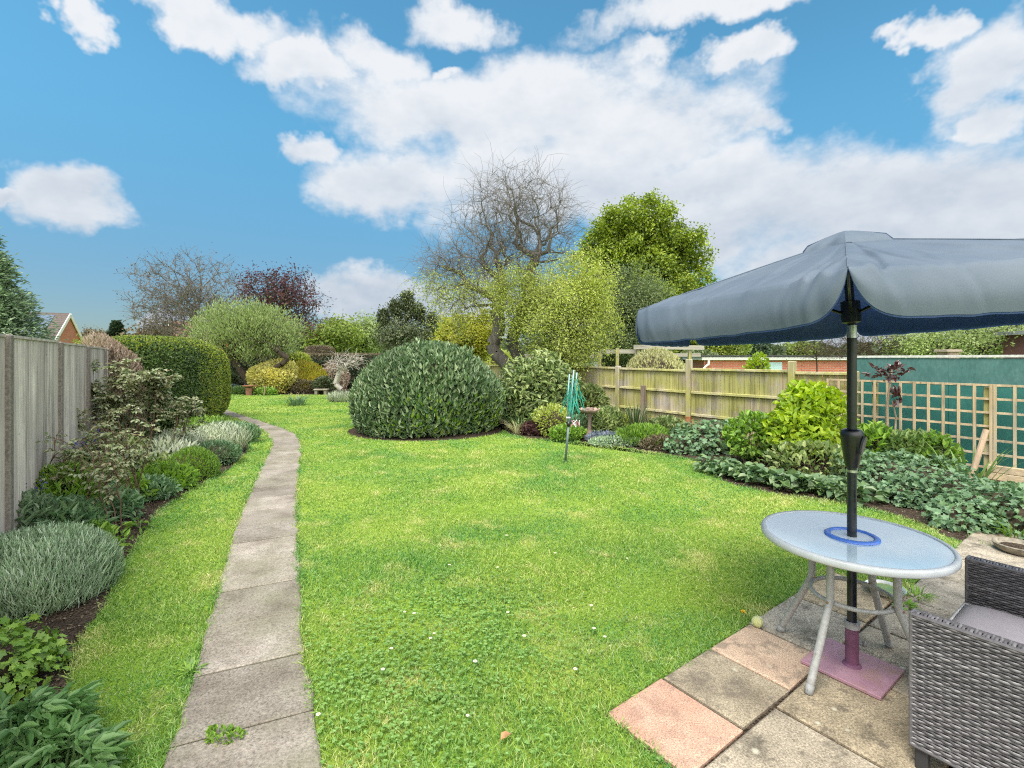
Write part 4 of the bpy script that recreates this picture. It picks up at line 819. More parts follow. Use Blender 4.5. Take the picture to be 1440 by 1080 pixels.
# far border
g = np.random.default_rng(75)
def longhedge(name, label, x0, x1, Y, dep, h, n, lm, topm, leaf, seed):
    g = np.random.default_rng(seed); c_ = np.array([(x0+x1)/2, Y, h*.5]); R3 = np.array([(x1-x0)/2, dep/2, h*.5]); lf = lumpfn(seed, amp=.03, sharp=40, k=60)
    t = thing(name, label, 'hedge', (c_[0], c_[1])); P, nr = shell(n, c_, R3, 7, lf, .08, .05, g); V, Fs = leafset(P, nr, leaf, .7, .2, .7, 'out', g)
    mesh('foliage', V, Fs, lm, t); m = MB(); m.grid(blobcore(c_, R3, 7, lf, .93)); m.build('inner_hull', TWIG, t, True)  # dark solid hull fills the long hedge
    if topm: k_ = P[:,2] > h*.9; V, Fs = leafset(P[k_], nr[k_], leaf, .6, .8, .5, 'out', g); V[:,2] += .04; mesh('trimmed_top', V, Fs, topm, t)
longhedge('back_hedge', 'long dark clipped hedge closing the far end of the lawn', XY(285,25.5)[0], XY(600,25.5)[0], 25.5, 1.6, 1.72, 26000, L_DKGRN, L_BROWN, (.12,.07,'d'), 76)
longhedge('brown_hedge', 'short flat clipped brown hedge block rising over the dark back hedge', XY(429,27)[0], XY(466,27)[0], 27.2, 1.2, 2.22, 5000, L_BROWN, None, (.09,.05,'d'), 77)
bush('gold_shrub', 'cream and yellow variegated mound below the apple tree', 'shrub', XY(386,22.0), (1.0,.9), 1.32, 9000, (.15,.085,'o'), L_EUON, amp=.25, seed=78, core=.8)
bush('forsythia_shrub', 'upright golden green shrub in the far border right of the cream mound', 'shrub', XY(434,22.6), (.85,.7), 1.25, 5200, (.24,.055,'d'), L_FORS, amp=.35, out=.35, up=1.1, rnd=.3, seed=79, core=.65, nstem=20)
bush('brown_shrub', 'low brownish shrub at the foot of the golden green shrub', 'shrub', XY(425,21.9), (.75,.4), .62, 2200, (.08,.04,'d'), L_BROWN, seed=80, nstem=14)
bush('dark_shrub', 'dark glossy shrub in the far border beside the pale twisted tree', 'shrub', XY(456,21.8), (.5,.45), .75, 2600, (.10,.06,'o'), L_HOLLY, seed=81, core=.75)
bush('reddish_shrub', 'reddish brown shrub in front of the back hedge near the twisted tree', 'shrub', XY(470,23.2), (.7,.6), 1.25, 2400, (.08,.04,'d'), L_HEATH, seed=82, nstem=20)
bush('pale_shrub', 'pale green shrub tucked behind the apple tree trunk', 'shrub', XY(318,23.2), (.5,.5), .95, 2400, (.10,.05,'d'), L_GG, seed=83, core=.7)
bush('blue_flower_patch', 'blue flowering low patch left of the apple tree trunk', 'flowers', XY(322,21.8), (.65,.4), .42, 2200, (.07,.035,'d'), leafmat('blue_flower', [(.12,.17,.22),(.20,.25,.34),(.08,.14,.08),(.07,.12,.05)], .7, .2), seed=84, core=.7)
bush('border_plant', 'low green clump at the right foot of the apple tree', 'plant', XY(373,21.0), (.45,.3), .32, 1400, (.09,.03,'s'), L_FRESH, up=.8, seed=85)
bush('border_plant', 'low leafy clump left of the terracotta pot', 'plant', XY(338,21.2), (.4,.3), .35, 1200, (.09,.04,'d'), L_STRAP, up=.8, seed=86)
bush('lime_shrub', 'bright lime green shrub hanging behind the cream mound right of the leaning limb', 'shrub', XY(420,24.0), (.65,.5), 1.85, 3000, (.17,.07,'d'), L_YEL, amp=.35, depth=.6, seed=87, core=.6, cz=.6)
bush('tree_skirt', 'grassy tuft round the foot of the pale twisted tree', 'plant', XY(480,17.9), (.5,.3), .28, 900, (.25,.02,'s'), L_SILV, up=.9, seed=88, face='out')
def clump(name, label, cat, xy, n, leaf, mat, spread, seed, tilt=.6, group=None, flowers=None, curl=.35, z=0.0):
    """strap leaves fanning out of one crown; flowers = (n, height, material, size)"""
    g = np.random.default_rng(seed); t = thing(name, label, cat, (xy[0], xy[1], z), group); a = g.uniform(0, 6.283, n); rr_ = g.random(n)**.6*spread
    P = np.c_[xy[0]+rr_*np.cos(a), xy[1]+rr_*np.sin(a), np.full(n, z)]; d = np.c_[np.cos(a)*tilt*g.uniform(.2,1.2,n), np.sin(a)*tilt*g.uniform(.2,1.2,n), np.ones(n)]; out_ = np.c_[-np.cos(a), -np.sin(a), np.full(n,.8)]
    L = leaf[0]*g.uniform(.6,1.15,n); V, Fs = leafgeo(P, d, out_, L, leaf[1]*g.uniform(.7,1.2,n), leaf[2], .15, curl); V[:,2] = np.maximum(V[:,2], z+.004); mesh('foliage', V, Fs, mat, t)
    if flowers:
        nf, fh, fm, fs = flowers; m = MB(); 
        a = g.uniform(0, 6.283, nf); r_ = g.random(nf)**.5*spread*1.3; T = np.c_[xy[0]+r_*np.cos(a), xy[1]+r_*np.sin(a), z+fh*g.uniform(.75,1.1,nf)]
        for q in T: m.tube([(xy[0]+(q[0]-xy[0])*.5, xy[1]+(q[1]-xy[1])*.5, z), (q[0], q[1], q[2])], .0025, 4, cap=False)
        m.build('flower_stem', L_STRAP, t); k_ = 12; Pf = np.repeat(T, k_, 0)+g.normal(size=(nf*k_,3))*fs*np.array([.35,.35,.9]); V, Fs = leafgeo(Pf, rdir(nf*k_, g)+[0,0,-.3], rdir(nf*k_, g), fs*.9, fs*.5, 'd'); mesh('flowers', V, Fs, fm, t)
    return t
clump('daffodil_clump', 'isolated clump of fading daffodil leaves on the far lawn', 'plant', XY(417,16.6), 130, (.40,.022,'s'), leafmat('daffodil_leaf', [(.10,.19,.10),(.15,.24,.14),(.20,.28,.16)], .5, .2), .30, 91, flowers=(10,.36,leafmat('spent_flower', [(.55,.50,.32),(.45,.36,.18)], .7, .2),.035))
bush('cream_shrub', 'cream variegated rounded shrub peeping over the timber fence beside the pergola', 'shrub', XY(922,13.2), (.95,.7), 1.88, 7000, (.085,.035,'d'), L_CREAM, amp=.1, out=.4, up=.9, rnd=.4, seed=300, core=.8, cz=.5)
bush('yellow_shrub', 'yellow leaved bush showing over the fence before the brick garage', 'shrub', XY(1065,14), (.35,.3), 1.72, 900, (.09,.05,'o'), L_HYD, amp=.2, seed=301, core=.6, cz=.7)
for i, (px, Y, rp, h, lab, lm, n) in enumerate(bush_bg): bush('background_shrub', lab, 'shrub', XY(px, Y), (rp*Y/F, 1.2), h, n, (.16,.09,'d'), lm, amp=.25, seed=310+i, core=.7, cz=.4)
# right border, from the laurel dome to the trellis
bush('broadleaf_shrub', 'large loose broad leaved shrub before the old gnarled tree', 'shrub', XY(765,11.9), (1.0,.85), 1.50, 8200, (.140,.054,'o'), L_RHO, amp=.30, multi=[(-.4,0,-.05,.62,.8,.8,.3),(.15,0,.15,.6,.8,.85,.3),(.5,-.1,-.2,.5,.7,.7,.2),(-.05,-.35,-.5,.9,.6,.55,.2)], out=.6, up=-.1, rnd=.6, face='mid', seed=92, core=.42, nstem=40, curl=.3, cz=.5)
bush('broadleaf_shrub', 'fresh green broad leaved shrub between clothes airer and right fence', 'shrub', XY(828,11.4), (.42,.4), 1.02, 1700, (.11,.045,'o'), leafmat('light_shrub_leaf', [(.14,.19,.06),(.20,.25,.09),(.25,.29,.12)], .4, .2), amp=.2, out=.7, up=.2, seed=93, nstem=14, cz=.55)
clump('strap_leaf_clump', 'dark strap leaved clump under the broad leaved shrub', 'plant', XY(735,10.95), 90, (.62,.022,'s'), L_STRAP, .16, 94, .7)
clump('pale_grass_clump', 'pale straw coloured grass clump at the foot of the dark strap leaves', 'plant', XY(727,10.6), 46, (.42,.016,'s'), leafmat('straw_blade', [(.42,.38,.22),(.34,.34,.16),(.5,.46,.3)], .7, .2), .12, 95, .9)
bush('purple_heuchera', 'dark purple low leafy plant beside the pale grass clump', 'plant', XY(752,10.45), (.28,.2), .26, 500, (.09,.07,'o'), L_HEUCH, up=.6, seed=96, curl=.3)
bush('euonymus_shrub', 'small variegated yellow shrub left of the clothes airer', 'shrub', XY(779,10.3), (.36,.32), .64, 1900, (.06,.032,'o'), L_YEL, amp=.35, depth=.6, seed=97, core=.65, nstem=8)
bush('border_plant', 'low fresh green clump right beside the foot of the clothes airer', 'plant', XY(797,9.75), (.38,.22), .30, 1100, (.07,.035,'o'), L_FRESH, seed=98, up=.6)
bush('border_plant', 'leafy green clump left of the bird bath pedestal', 'plant', XY(813,10.3), (.28,.25), .42, 800, (.08,.04,'o'), L_AQU, seed=99, up=.6)
bush('border_plant', 'dark leafy clump right of the bird bath pedestal', 'plant', XY(848,10.2), (.38,.3), .55, 1300, (.12,.035,'o'), L_RHO, seed=100, up=.7, curl=.4)
bush('bluebell_patch', 'blue flowering patch right of the bird bath', 'flowers', XY(852,9.55), (.42,.2), .20, 800, (.05,.022,'d'), leafmat('blue_patch', [(.15,.18,.30),(.24,.27,.42),(.16,.22,.14),(.3,.33,.42)], .6, .2), seed=101, up=.8)
bush('border_plant', 'yellowish green clump at the foot of the leftmost full fence panel', 'plant', XY(868,10.3), (.35,.25), .46, 1000, (.10,.03,'d'), L_YEL, seed=102, up=.9)
clump('tall_border_plant', 'tall feathery dark green plant against the fence beside the repair post', 'plant', XY(893,10.1), 130, (.72,.02,'s'), leafmat('feathery_leaf', [(.07,.11,.04),(.11,.15,.06),(.15,.17,.09)], .6, .2), .2, 103, .38, curl=.15)
bush('silver_groundcover', 'greyish low groundcover strip along the lawn below the bluebell patch', 'plant', XY(865,9.15), (.5,.2), .18, 1300, (.045,.02,'d'), L_LAV, seed=104, up=.6)
bush('border_plant', 'mixed green clump at the border edge below the repair post', 'plant', XY(905,9.25), (.5,.3), .36, 1500, (.09,.03,'d'), L_FRESH, seed=105, up=.8)
bush('border_plant', 'reddish brown low plant at the border edge left of the geranium mound', 'plant', XY(932,8.85), (.4,.22), .24, 900, (.06,.03,'d'), L_BROWN, seed=106, up=.5)
bush('border_plant', 'dark green clump against the fence left of the taller post', 'plant', XY(938,9.8), (.42,.3), .45, 1200, (.09,.045,'o'), L_RHO, seed=107, up=.5)
def lobed(name, label, xy, rad, h, n, L, mat, seed, cat='plant', core=.8, amp=.2):
    return bush(name, label, cat, xy, rad, h, int(n*1.25), (L*.92, L*.9, 'lobe'), mat, amp=amp, depth=.4, out=.45, up=-.25, rnd=.75, face='mid', seed=seed, core=core and core*.85, cz=.2, curl=.25, fold=.2, corem=TWIG, nstem=12)
lobed('geranium_mound', 'larger rounded blue green geranium mound below the orange stained post', XY(995,8.7), (.62,.45), .52, 950, .105, L_AQU, 108)
lobed('geranium_mound', 'smaller geranium mound left of the larger one at the lawn edge', XY(962,8.55), (.32,.3), .33, 380, .10, L_AQU, 109)
bush('hydrangea_shrub', 'bright lime leaved hydrangea against the fence left of the parasol pole', 'shrub', XY(1136,7.4), (.57,.55), 1.36, 3300, (.098,.058,'o'), L_HYD, amp=.3, multi=[(-.25,-.1,-.25,.78,.8,.7,.34),(.3,.0,.05,.72,.8,.95,.36),(.05,.2,.25,.6,.7,.75,.2),(-.62,-.1,-.5,.42,.5,.5,.1)], depth=.6, out=.6, up=.45, rnd=.6, face='mid', seed=110, nstem=90, stemm=bark('straw_stem', (.22,.15,.09), (.42,.32,.2), 30), cz=.55, curl=.3)
bush('sprawling_shrub', 'lower straggly shrub at the left side of the lime hydrangea', 'shrub', XY(1062,7.7), (.46,.42), .82, 1100, (.095,.055,'o'), L_FRESH, amp=.25, depth=.5, seed=111, nstem=34, stemm=bark('straw_stem2', (.2,.14,.09), (.36,.27,.18), 30), cz=.5, curl=.3)
bush('sprawling_shrub', 'dark twiggy base growth below the lime hydrangea', 'shrub', XY(1140,6.85), (.62,.35), .48, 650, (.09,.05,'o'), L_RHO, amp=.25, seed=112, nstem=36, cz=.4)
# broad-leaved ground cover along the curved border edge: one plant after the other
bg_pts = resample(smoothline([G(1004,662), G(1040,672), G(1092,684), G(1150,692), G(1190,700)], 6), 8)
BERGL = ['broad leaved groundcover plant at the left tip of the curved border','second broad leaved plant from the tip of the curved border','third broad leaved plant from the tip of the curved border','fourth broad leaved plant along the curved border','broad leaved plant below the left half of the lime hydrangea','broad leaved plant below the middle of the lime hydrangea','broad leaved plant just left of the parasol pole','broad leaved plant directly behind the parasol pole']
def palm(P, D, Nn, L, W):
    D = unit(D); S = unit(np.cross(D, Nn)); Vs = []; Fs = []; n = 0
    for q, sc_ in ((-1.35,.6),(-.7,.85),(0,1),(.7,.85),(1.35,.6)):
        V, f = leafgeo(P+D*(L*.25)[:,None]*(1-abs(q)*.5), D*math.cos(q)+S*math.sin(q), Nn, L*sc_*.75, W*sc_, 'o', .25, .3); Vs.append(V); Fs.append(f[0]+n); n += len(V)
    return np.concatenate(Vs), [np.concatenate(Fs)]
def rosette(xy, n, L, W, mat, seed, label, name='broadleaf_groundcover', h=.2, spread=.16, group='broad leaved groundcover along the curved border', pal=False):
    g = np.random.default_rng(seed); t = thing(name, label, 'plant', xy, group); a = g.uniform(0, 6.283, n); r_ = spread*g.random(n)**.5
    P = np.c_[xy[0]+r_*np.cos(a), xy[1]+r_*np.sin(a), h*g.uniform(.25,1.0,n)*(1-.5*(r_/spread)**2)]; d = np.c_[np.cos(a), np.sin(a), g.uniform(-.15,.8,n)]
    Nq = np.c_[-np.cos(a)*.35, -np.sin(a)*.35, np.ones(n)]+g.normal(size=(n,3))*.3; Lq = L*g.uniform(.65,1.2,n); Wq = W*g.uniform(.75,1.15,n); V, Fs = palm(P, d, Nq, Lq, Wq) if pal else leafgeo(P, d, Nq, Lq, Wq, 'o', .22, .35); V[:,2] = np.maximum(V[:,2], .006); mesh('foliage', V, Fs, mat, t)
    m = MB()
    for q in range(0, n, 2): m.tube([(xy[0], xy[1], 0), P[q]*[1,1,.7], P[q]], .004, 4, cap=False)
    m.build('stem', L_STRAP, t); return t
for i, p in enumerate(bg_pts): rosette(p+np.array([.02,-.03]), 60, .128, .112, L_BERG, 120+i, BERGL[i], spread=.27)
# aquilegia bed in front of the trellis
AQ = [(1218,6.7,.40,.34,.40,'blue green lobed plant at the left end of the bed below the trellis'),(1262,6.35,.46,.40,.46,'blue green lobed plant left of centre in the bed below the trellis'),(1312,5.95,.48,.42,.46,'blue green lobed plant in the middle of the bed below the trellis'),
      (1280,5.75,.38,.30,.32,'low blue green lobed plant at the lawn edge of the trellis bed'),(1352,5.45,.46,.40,.40,'blue green lobed plant at the foot of the long leaning stake'),(1402,5.1,.48,.42,.37,'blue green lobed plant below the timber edging'),(1360,5.0,.36,.28,.30,'low blue green lobed plant at the patio corner of the bed'),(1440,4.85,.46,.36,.36,'blue green lobed plant cut by the right picture edge'),(1412,5.55,.34,.26,.28,'blue green lobed plant behind the others below the timber edging')]
for i, (px, Y, a_, b_, h, lab) in enumerate(AQ): lobed('aquilegia_plant', lab, XY(px, Y)+np.array([-.10,-.13]), (a_, b_), h, 700, .078, L_AQU, 140+i, core=.75)['group'] = 'blue green lobed plants below the trellis'
bush('tall_perennial', 'fresh green leafy perennial behind the lobed plants, left of the rose', 'plant', XY(1226,7.2), (.36,.28), .66, 900, (.12,.045,'o'), L_FRESH, seed=160, up=.5, nstem=12, curl=.3)
bush('tall_perennial', 'fresh green leafy perennial behind the lobed plants, right below the rose', 'plant', XY(1285,6.9), (.42,.28), .62, 1000, (.12,.042,'o'), leafmat('mid_green_leaf', [(.10,.17,.05),(.15,.22,.075),(.20,.27,.09)], .5, .2), seed=161, up=.5, nstem=12, curl=.3)
bush('tall_perennial', 'lighter leafy perennial before the middle of the trellis', 'plant', XY(1318,6.7), (.26,.22), .62, 420, (.10,.04,'o'), L_FRESH, seed=162, up=.6, nstem=12, curl=.3)
clump('iris_clump', 'sword leaved iris clump left of the long leaning stake', 'plant', XY(1362,6.05), 26, (.62,.035,'s'), leafmat('iris_leaf', [(.14,.24,.07),(.19,.29,.09),(.12,.2,.08)], .45, .3), .16, 163, .45, curl=.15)
clump('border_grass', 'yellow green grassy tuft on the border edge at the right picture edge', 'plant', XY(1432,4.55), 120, (.22,.012,'s'), L_FRESH, .16, 164, .7)
# rose with purple leaves trained against the trellis
def rose(name, label, xy, canes, lm, stemm, nleaf, leaf, seed, r=.0085, lean=(0,0), tip=.20, bare=.45):
    """canes: list of heights; leaflets gather along the upper part of every cane and its side shoots"""
    g = np.random.default_rng(seed); t = thing(name, label, 'rose', xy); P = []; m = MB()
    for h in canes:
        b = np.array([xy[0]+g.normal()*.10, xy[1]+g.normal()*.10, 0]); a = g.uniform(0, 6.283); e = b+np.array([math.cos(a)*tip*h+lean[0], math.sin(a)*tip*h+lean[1], h]); u = np.linspace(0,1,7)[:,None]
        C = b+(e-b)*u; C[:,:2] = b[:2]+(e[:2]-b[:2])*u**1.3; C += g.normal(size=C.shape)*.015*h; m.tube(C, np.linspace(r, r*.45, 7), 6)
        for s in range(5):
            q = g.uniform(bare+.1, 1.0); k_ = min(5, int(q*6)); p0 = C[k_]+(C[k_+1]-C[k_])*(q*6-k_) ; th = g.uniform(0,6.283); L = g.uniform(.1,.28)*min(1.3,h+.3); p1 = p0+np.array([math.cos(th)*L*.8, math.sin(th)*L*.8, L*.55]); m.tube([p0, (p0+p1)/2+[0,0,.02], p1], [r*.5, r*.4, r*.25], 5)
            P += [p0+(p1-p0)*w_ for w_ in g.random(6)**.6]
        P += [C[int(q)] +g.normal(size=3)*.02 for q in g.uniform(bare*7, 7, 6)]
    m.build('cane', stemm, t, True); P = np.array(P); i = g.integers(0, len(P), nleaf//5); V5 = []
    st = P[i]+g.normal(size=(len(i),3))*.02; d = unit(g.normal(size=(len(i),3))*np.array([1,1,.35])+[0,0,.15]); side = unit(np.cross(d, Z3)); L, W, kd = leaf; VV = []; FF = []; n = 0     # pinnate leaves of five leaflets
    for off, dd in ((.0+.9, d), (.55, d*.5+side), (.55, d*.5-side), (.2, d*.4+side), (.2, d*.4-side)):
        V, f = leafgeo(st+d*(L*1.6*off)-[0,0,.012*off], unit(dd)-[0,0,.2], np.tile(Z3, (len(i),1))+g.normal(size=(len(i),3))*.35, L*g.uniform(.75,1.15,len(i)), W, kd, .2, .25); VV.append(V); FF.append(f[0]+n); n += len(V)
    mesh('foliage', np.concatenate(VV), [np.concatenate(FF)], lm, t); return t
M_CANE = bark('rose_cane', (.09,.055,.038), (.21,.14,.10), 30); M_CANEG = bark('green_cane', (.13,.13,.06), (.26,.22,.12), 30)
RX = XY(1250,7.35)
g = np.random.default_rng(170); t = thing('standard_rose', 'standard rose with purple leaves and a knotted stem before the trellis', 'rose', RX); m = MB()
m.tube([v3(RX,0), v3(RX+[.0,0],.35), v3(RX+[-.02,0],.52), v3(RX+[-.03,0],.9), v3(RX+[.02,0],1.3), v3(RX+[.05,0],1.5)], [.03,.028,.026,.018,.014,.008], 8); m.tube([v3(RX+[-.01,0],.5), v3(RX+[.1,0],.56), v3(RX+[.12,.02],.78), v3(RX+[.05,0],1.02)], [.022,.017,.012,.007], 7)
m.lathe([(0,-.05),(.045,-.035),(.055,0),(.04,.035),(0,.05)], v3(RX+[.02,0],.52), 9); m.build('stem', bark('rose_bark', (.22,.16,.10), (.42,.33,.23), 25), t, True)
P = np.array([v3(RX,0)])+np.concatenate([g.normal(size=(22,3))*[.11,.10,.06]+[.0,0,1.46], g.normal(size=(7,3))*[.06,.06,.08]+[.05,0,1.15]]); P = np.repeat(P, 4, 0); V, Fs = leafset(P+g.normal(size=P.shape)*.025, unit(P-v3(RX,1.35)), (.105,.045,'o'), .8, .1, .5, 'up', g, .3, .25, .35); mesh('foliage', V, Fs, L_ROSEP, t)
# ------------------------------------------------------------------ left border
t = bush('lavender_mound', 'large grey green lavender mound in the left foreground border', 'shrub', XY(34,3.40), (.50,.48), .45, 26000, (.070,.0060,'s'), L_LAV, amp=.12, depth=.3, out=.55, up=.75, rnd=.35, seed=181, core=.72, cz=.3, face='out', nstem=90, curl=.15, corem=bark('lavender_wood', (.06,.05,.04), (.16,.14,.11), 30))
lobed('leafy_perennial', 'bright green lobed plant below the lavender mound at the left picture edge', XY(5,2.5), (.24,.25), .29, 620, .06, L_FRESH, 182, core=.45)
rosette(XY(22,2.02), 150, .125, .030, leafmat('toothed_leaf', [(.09,.19,.06),(.13,.25,.085),(.17,.29,.11)], .4, .3, 3, .2), 183, 'long toothed leafy plant in the bottom left corner of the picture', 'leafy_perennial', .24, .20, None, True)
rosette(XY(85,1.90), 110, .115, .028, leafmat('toothed_leaf_b', [(.10,.20,.065),(.14,.26,.085),(.18,.30,.12)], .4, .3, 3, .2), 184, 'leafy plant spilling onto the grass right of the bottom left corner', 'leafy_perennial', .20, .14, None, True)
bush('grey_mound', 'greyish leaved clump against the fence behind the lavender mound', 'plant', XY(18,4.15), (.34,.28), .52, 900, (.10,.03,'o'), leafmat('grey_leaf', [(.19,.27,.16),(.26,.34,.22),(.14,.22,.115)], .6, .2), seed=185, up=.6, curl=.3)
clump('bluebell_clump', 'bluebell clump against the left fence behind the lavender', 'flowers', XY(36,4.4), 80, (.42,.02,'s'), L_STRAP, .16, 186, .6, flowers=(9,.55,L_BLUEB,.03))
bush('leafy_clump', 'fresh yellow green leafy clump by the left fence behind the lavender', 'plant', XY(78,4.75), (.36,.3), .58, 1300, (.13,.03,'o'), L_FRESH, seed=187, up=.9, curl=.3)
bush('leafy_clump', 'pale green leafy clump between lavender and the first roses', 'plant', XY(92,4.3), (.30,.24), .40, 800, (.12,.035,'o'), L_AQU, seed=188, up=.8, curl=.4)
bush('leafy_clump', 'grey green leafy clump under the first roses', 'plant', XY(112,4.95), (.34,.26), .34, 800, (.09,.035,'o'), leafmat('dull_leaf', [(.14,.19,.10),(.20,.24,.15),(.10,.15,.07)], .55, .2), seed=189, up=.5)
clump('bluebell_clump', 'bluebell clump by the left fence below the second fence post', 'flowers', XY(104,6.2), 110, (.50,.02,'s'), L_STRAP, .24, 190, .6, flowers=(26,.68,L_BLUEB,.035))
bush('leafy_clump', 'broad dark leafy clump by the left fence under the bluebells', 'plant', XY(108,5.75), (.5,.34), .55, 1300, (.13,.05,'o'), L_RHO, seed=191, up=.5, curl=.3)
bush('leafy_clump', 'dark green clump in shade at the hedge foot', 'plant', XY(160,8.3), (.6,.5), .62, 1600, (.11,.045,'o'), L_HOLLY, seed=192, up=.5)
bush('leafy_clump', 'mid green clump between the tall rose and the fence', 'plant', XY(150,6.9), (.5,.4), .55, 1400, (.12,.045,'o'), L_RHO, seed=193, up=.6)
for i, (px, Y, a_, h, lf_, lm, lab) in enumerate([(152,5.0,.30,.34,(.10,.03,'o'),L_AQU,'bluish leafy filler at the foot of the second roses'),(182,5.6,.26,.30,(.08,.035,'o'),L_FRESH,'fresh green filler between the rose canes'),(128,5.4,.30,.42,(.12,.04,'o'),L_RHO,'darker leafy filler behind the first roses'),(172,6.5,.34,.40,(.10,.03,'o'),L_SILV,'silvery filler behind the rose canes'),(205,6.6,.30,.38,(.09,.045,'o'),L_RHO,'rounded leaf filler left of the fresh green clump'),(120,4.2,.22,.24,(.07,.025,'o'),L_FRESH,'small fresh filler between lavender and roses')]):
    bush('filler_plant', lab, 'plant', XY(px, Y), (a_, a_*.8), h, 520, lf_, lm, amp=.3, depth=.6, seed=230+i, up=.7, rnd=.6, curl=.3, nstem=8)
rose('rose_bush', 'leggy rose bush with bare brown canes just right of the lavender', XY(147,4.5), [.75,.85,.66,.8,.55,.7], L_ROSE, M_CANE, 330, (.045,.03,'o'), 194)
rose('rose_bush', 'leggy rose bush nearest the left fence, left of the other roses', XY(105,4.75), [.8,.7,.9,.6,.75], L_ROSE, M_CANE, 320, (.045,.03,'o'), 195)
rose('rose_bush', 'leggy rose bush standing close to the border edge in the middle of the bed', XY(190,5.35), [.9,.95,.75,.85,.7,.8], L_ROSE, M_CANE, 400, (.048,.032,'o'), 196)
rose('rose_bush', 'leggy rose bush with reddish shoots behind the edge rose', XY(168,5.9), [.95,.8,1.0,.7,.9], L_ROSE, M_CANE, 360, (.048,.032,'o'), 197)
rose('tall_rose', 'tall bushy rose with bronze tinted leaves standing before the clipped hedge', XY(200,7.4), [1.45,1.58,1.38,1.5,1.25,1.1,1.42], L_ROSE, M_CANE, 2300, (.066,.046,'o'), 198, .013, tip=.24, bare=.58)
rose('tall_rose', 'tall rose with forked pale stems between the left fence and the bronze rose', XY(158,7.6), [1.32,1.22,1.1,1.38], L_ROSE, M_CANEG, 1500, (.058,.042,'o'), 199, .014, tip=.24, bare=.45)
rose('tall_rose', 'slender rose leaning right in front of the clipped hedge', XY(244,7.5), [1.0,.85,1.05], L_ROSE, M_CANE, 620, (.05,.034,'o'), 200, .011, lean=(.12,0), bare=.45)
rose('rose_bush', 'small pale leaved rose against the left fence between its posts', XY(112,6.5), [1.05,.95], L_ROSE, M_CANEG, 300, (.05,.036,'o'), 201, .009, bare=.5)
bush('silver_mound', 'silvery leaved clump behind the roses left of the green dome', 'plant', XY(238,7.4), (.42,.34), .44, 1100, (.13,.028,'s'), L_SILV, seed=202, up=.8, face='out')
bush('green_dome', 'neat rounded fresh green mound near the border edge', 'plant', XY(270,6.75), (.34,.32), .42, 5200, (.05,.010,'d'), L_FRESH, amp=.06, up=.5, seed=203, core=.8, cz=.3, face='out')
bush('silver_mound', 'cream striped grassy mound behind the green dome', 'plant', XY(262,8.2), (.40,.32), .40, 1300, (.20,.016,'s'), L_SILV, seed=204, up=1.0, face='out', curl=.4)
bush('silver_mound', 'brightest cream white grassy mound at the widest part of the border', 'plant', XY(303,8.5), (.50,.38), .43, 2100, (.20,.016,'s'), leafmat('white_strap', [(.44,.47,.34),(.54,.56,.45),(.30,.36,.22)], .6, .25), seed=205, up=1.0, face='out', curl=.4)
bush('leafy_mound', 'low green mound in front of the brightest cream grass', 'plant', XY(300,7.65), (.40,.30), .34, 2600, (.055,.016,'d'), L_AQU, seed=206, up=.5, core=.75)
bush('silver_mound', 'darker grey green mound nearest the path bend', 'plant', XY(324,9.5), (.50,.36), .36, 1900, (.13,.018,'s'), L_AQU, seed=207, up=.8, face='out')
bush('leafy_clump', 'fresh green clump at the border edge below the green dome', 'plant', XY(232,6.2), (.34,.24), .30, 800, (.12,.028,'o'), L_FRESH, seed=208, up=.8, curl=.3)
bush('leafy_clump', 'green feathery clump at the foot of the clipped hedge by the path', 'plant', XY(288,10.2), (.5,.5), .38, 1400, (.12,.02,'s'), L_FRESH, seed=209, up=.8, face='out')
rosette(XY(196,4.78), 14, .11, .03, L_FRESH, 210, 'small seedling rosette on bare soil beside the lawn strip', 'seedling_plant', .12, .05, None)
bush('leafy_clump', 'low dull clump at the border edge under the edge rose', 'plant', XY(206,5.75), (.34,.22), .26, 700, (.08,.03,'o'), L_AQU, seed=211, up=.5)
bush('path_weed', 'green weed tuft growing in a path joint near the camera', 'weed', G(316,1042), (.085,.04), .045, 170, (.022,.012,'o'), L_FRESH, seed=212, up=.5, amp=.3)
clump('path_weed', 'tiny weed tuft beside the left edge of the path', 'weed', G(268,945), 36, (.06,.012,'s'), L_FRESH, .035, 213, 1.2)
clump('patio_weed', 'ragged grass tuft growing on the patio beside the green dish', 'weed', G(1288,842), 70, (.075,.008,'s'), L_FRESH, .07, 214, 1.0, z=.015)
clump('patio_weed', 'broad leaved weed between paving slabs right of the green dish', 'weed', G(1272,856), 26, (.06,.022,'s'), L_FRESH, .045, 215, 1.5, z=.015)
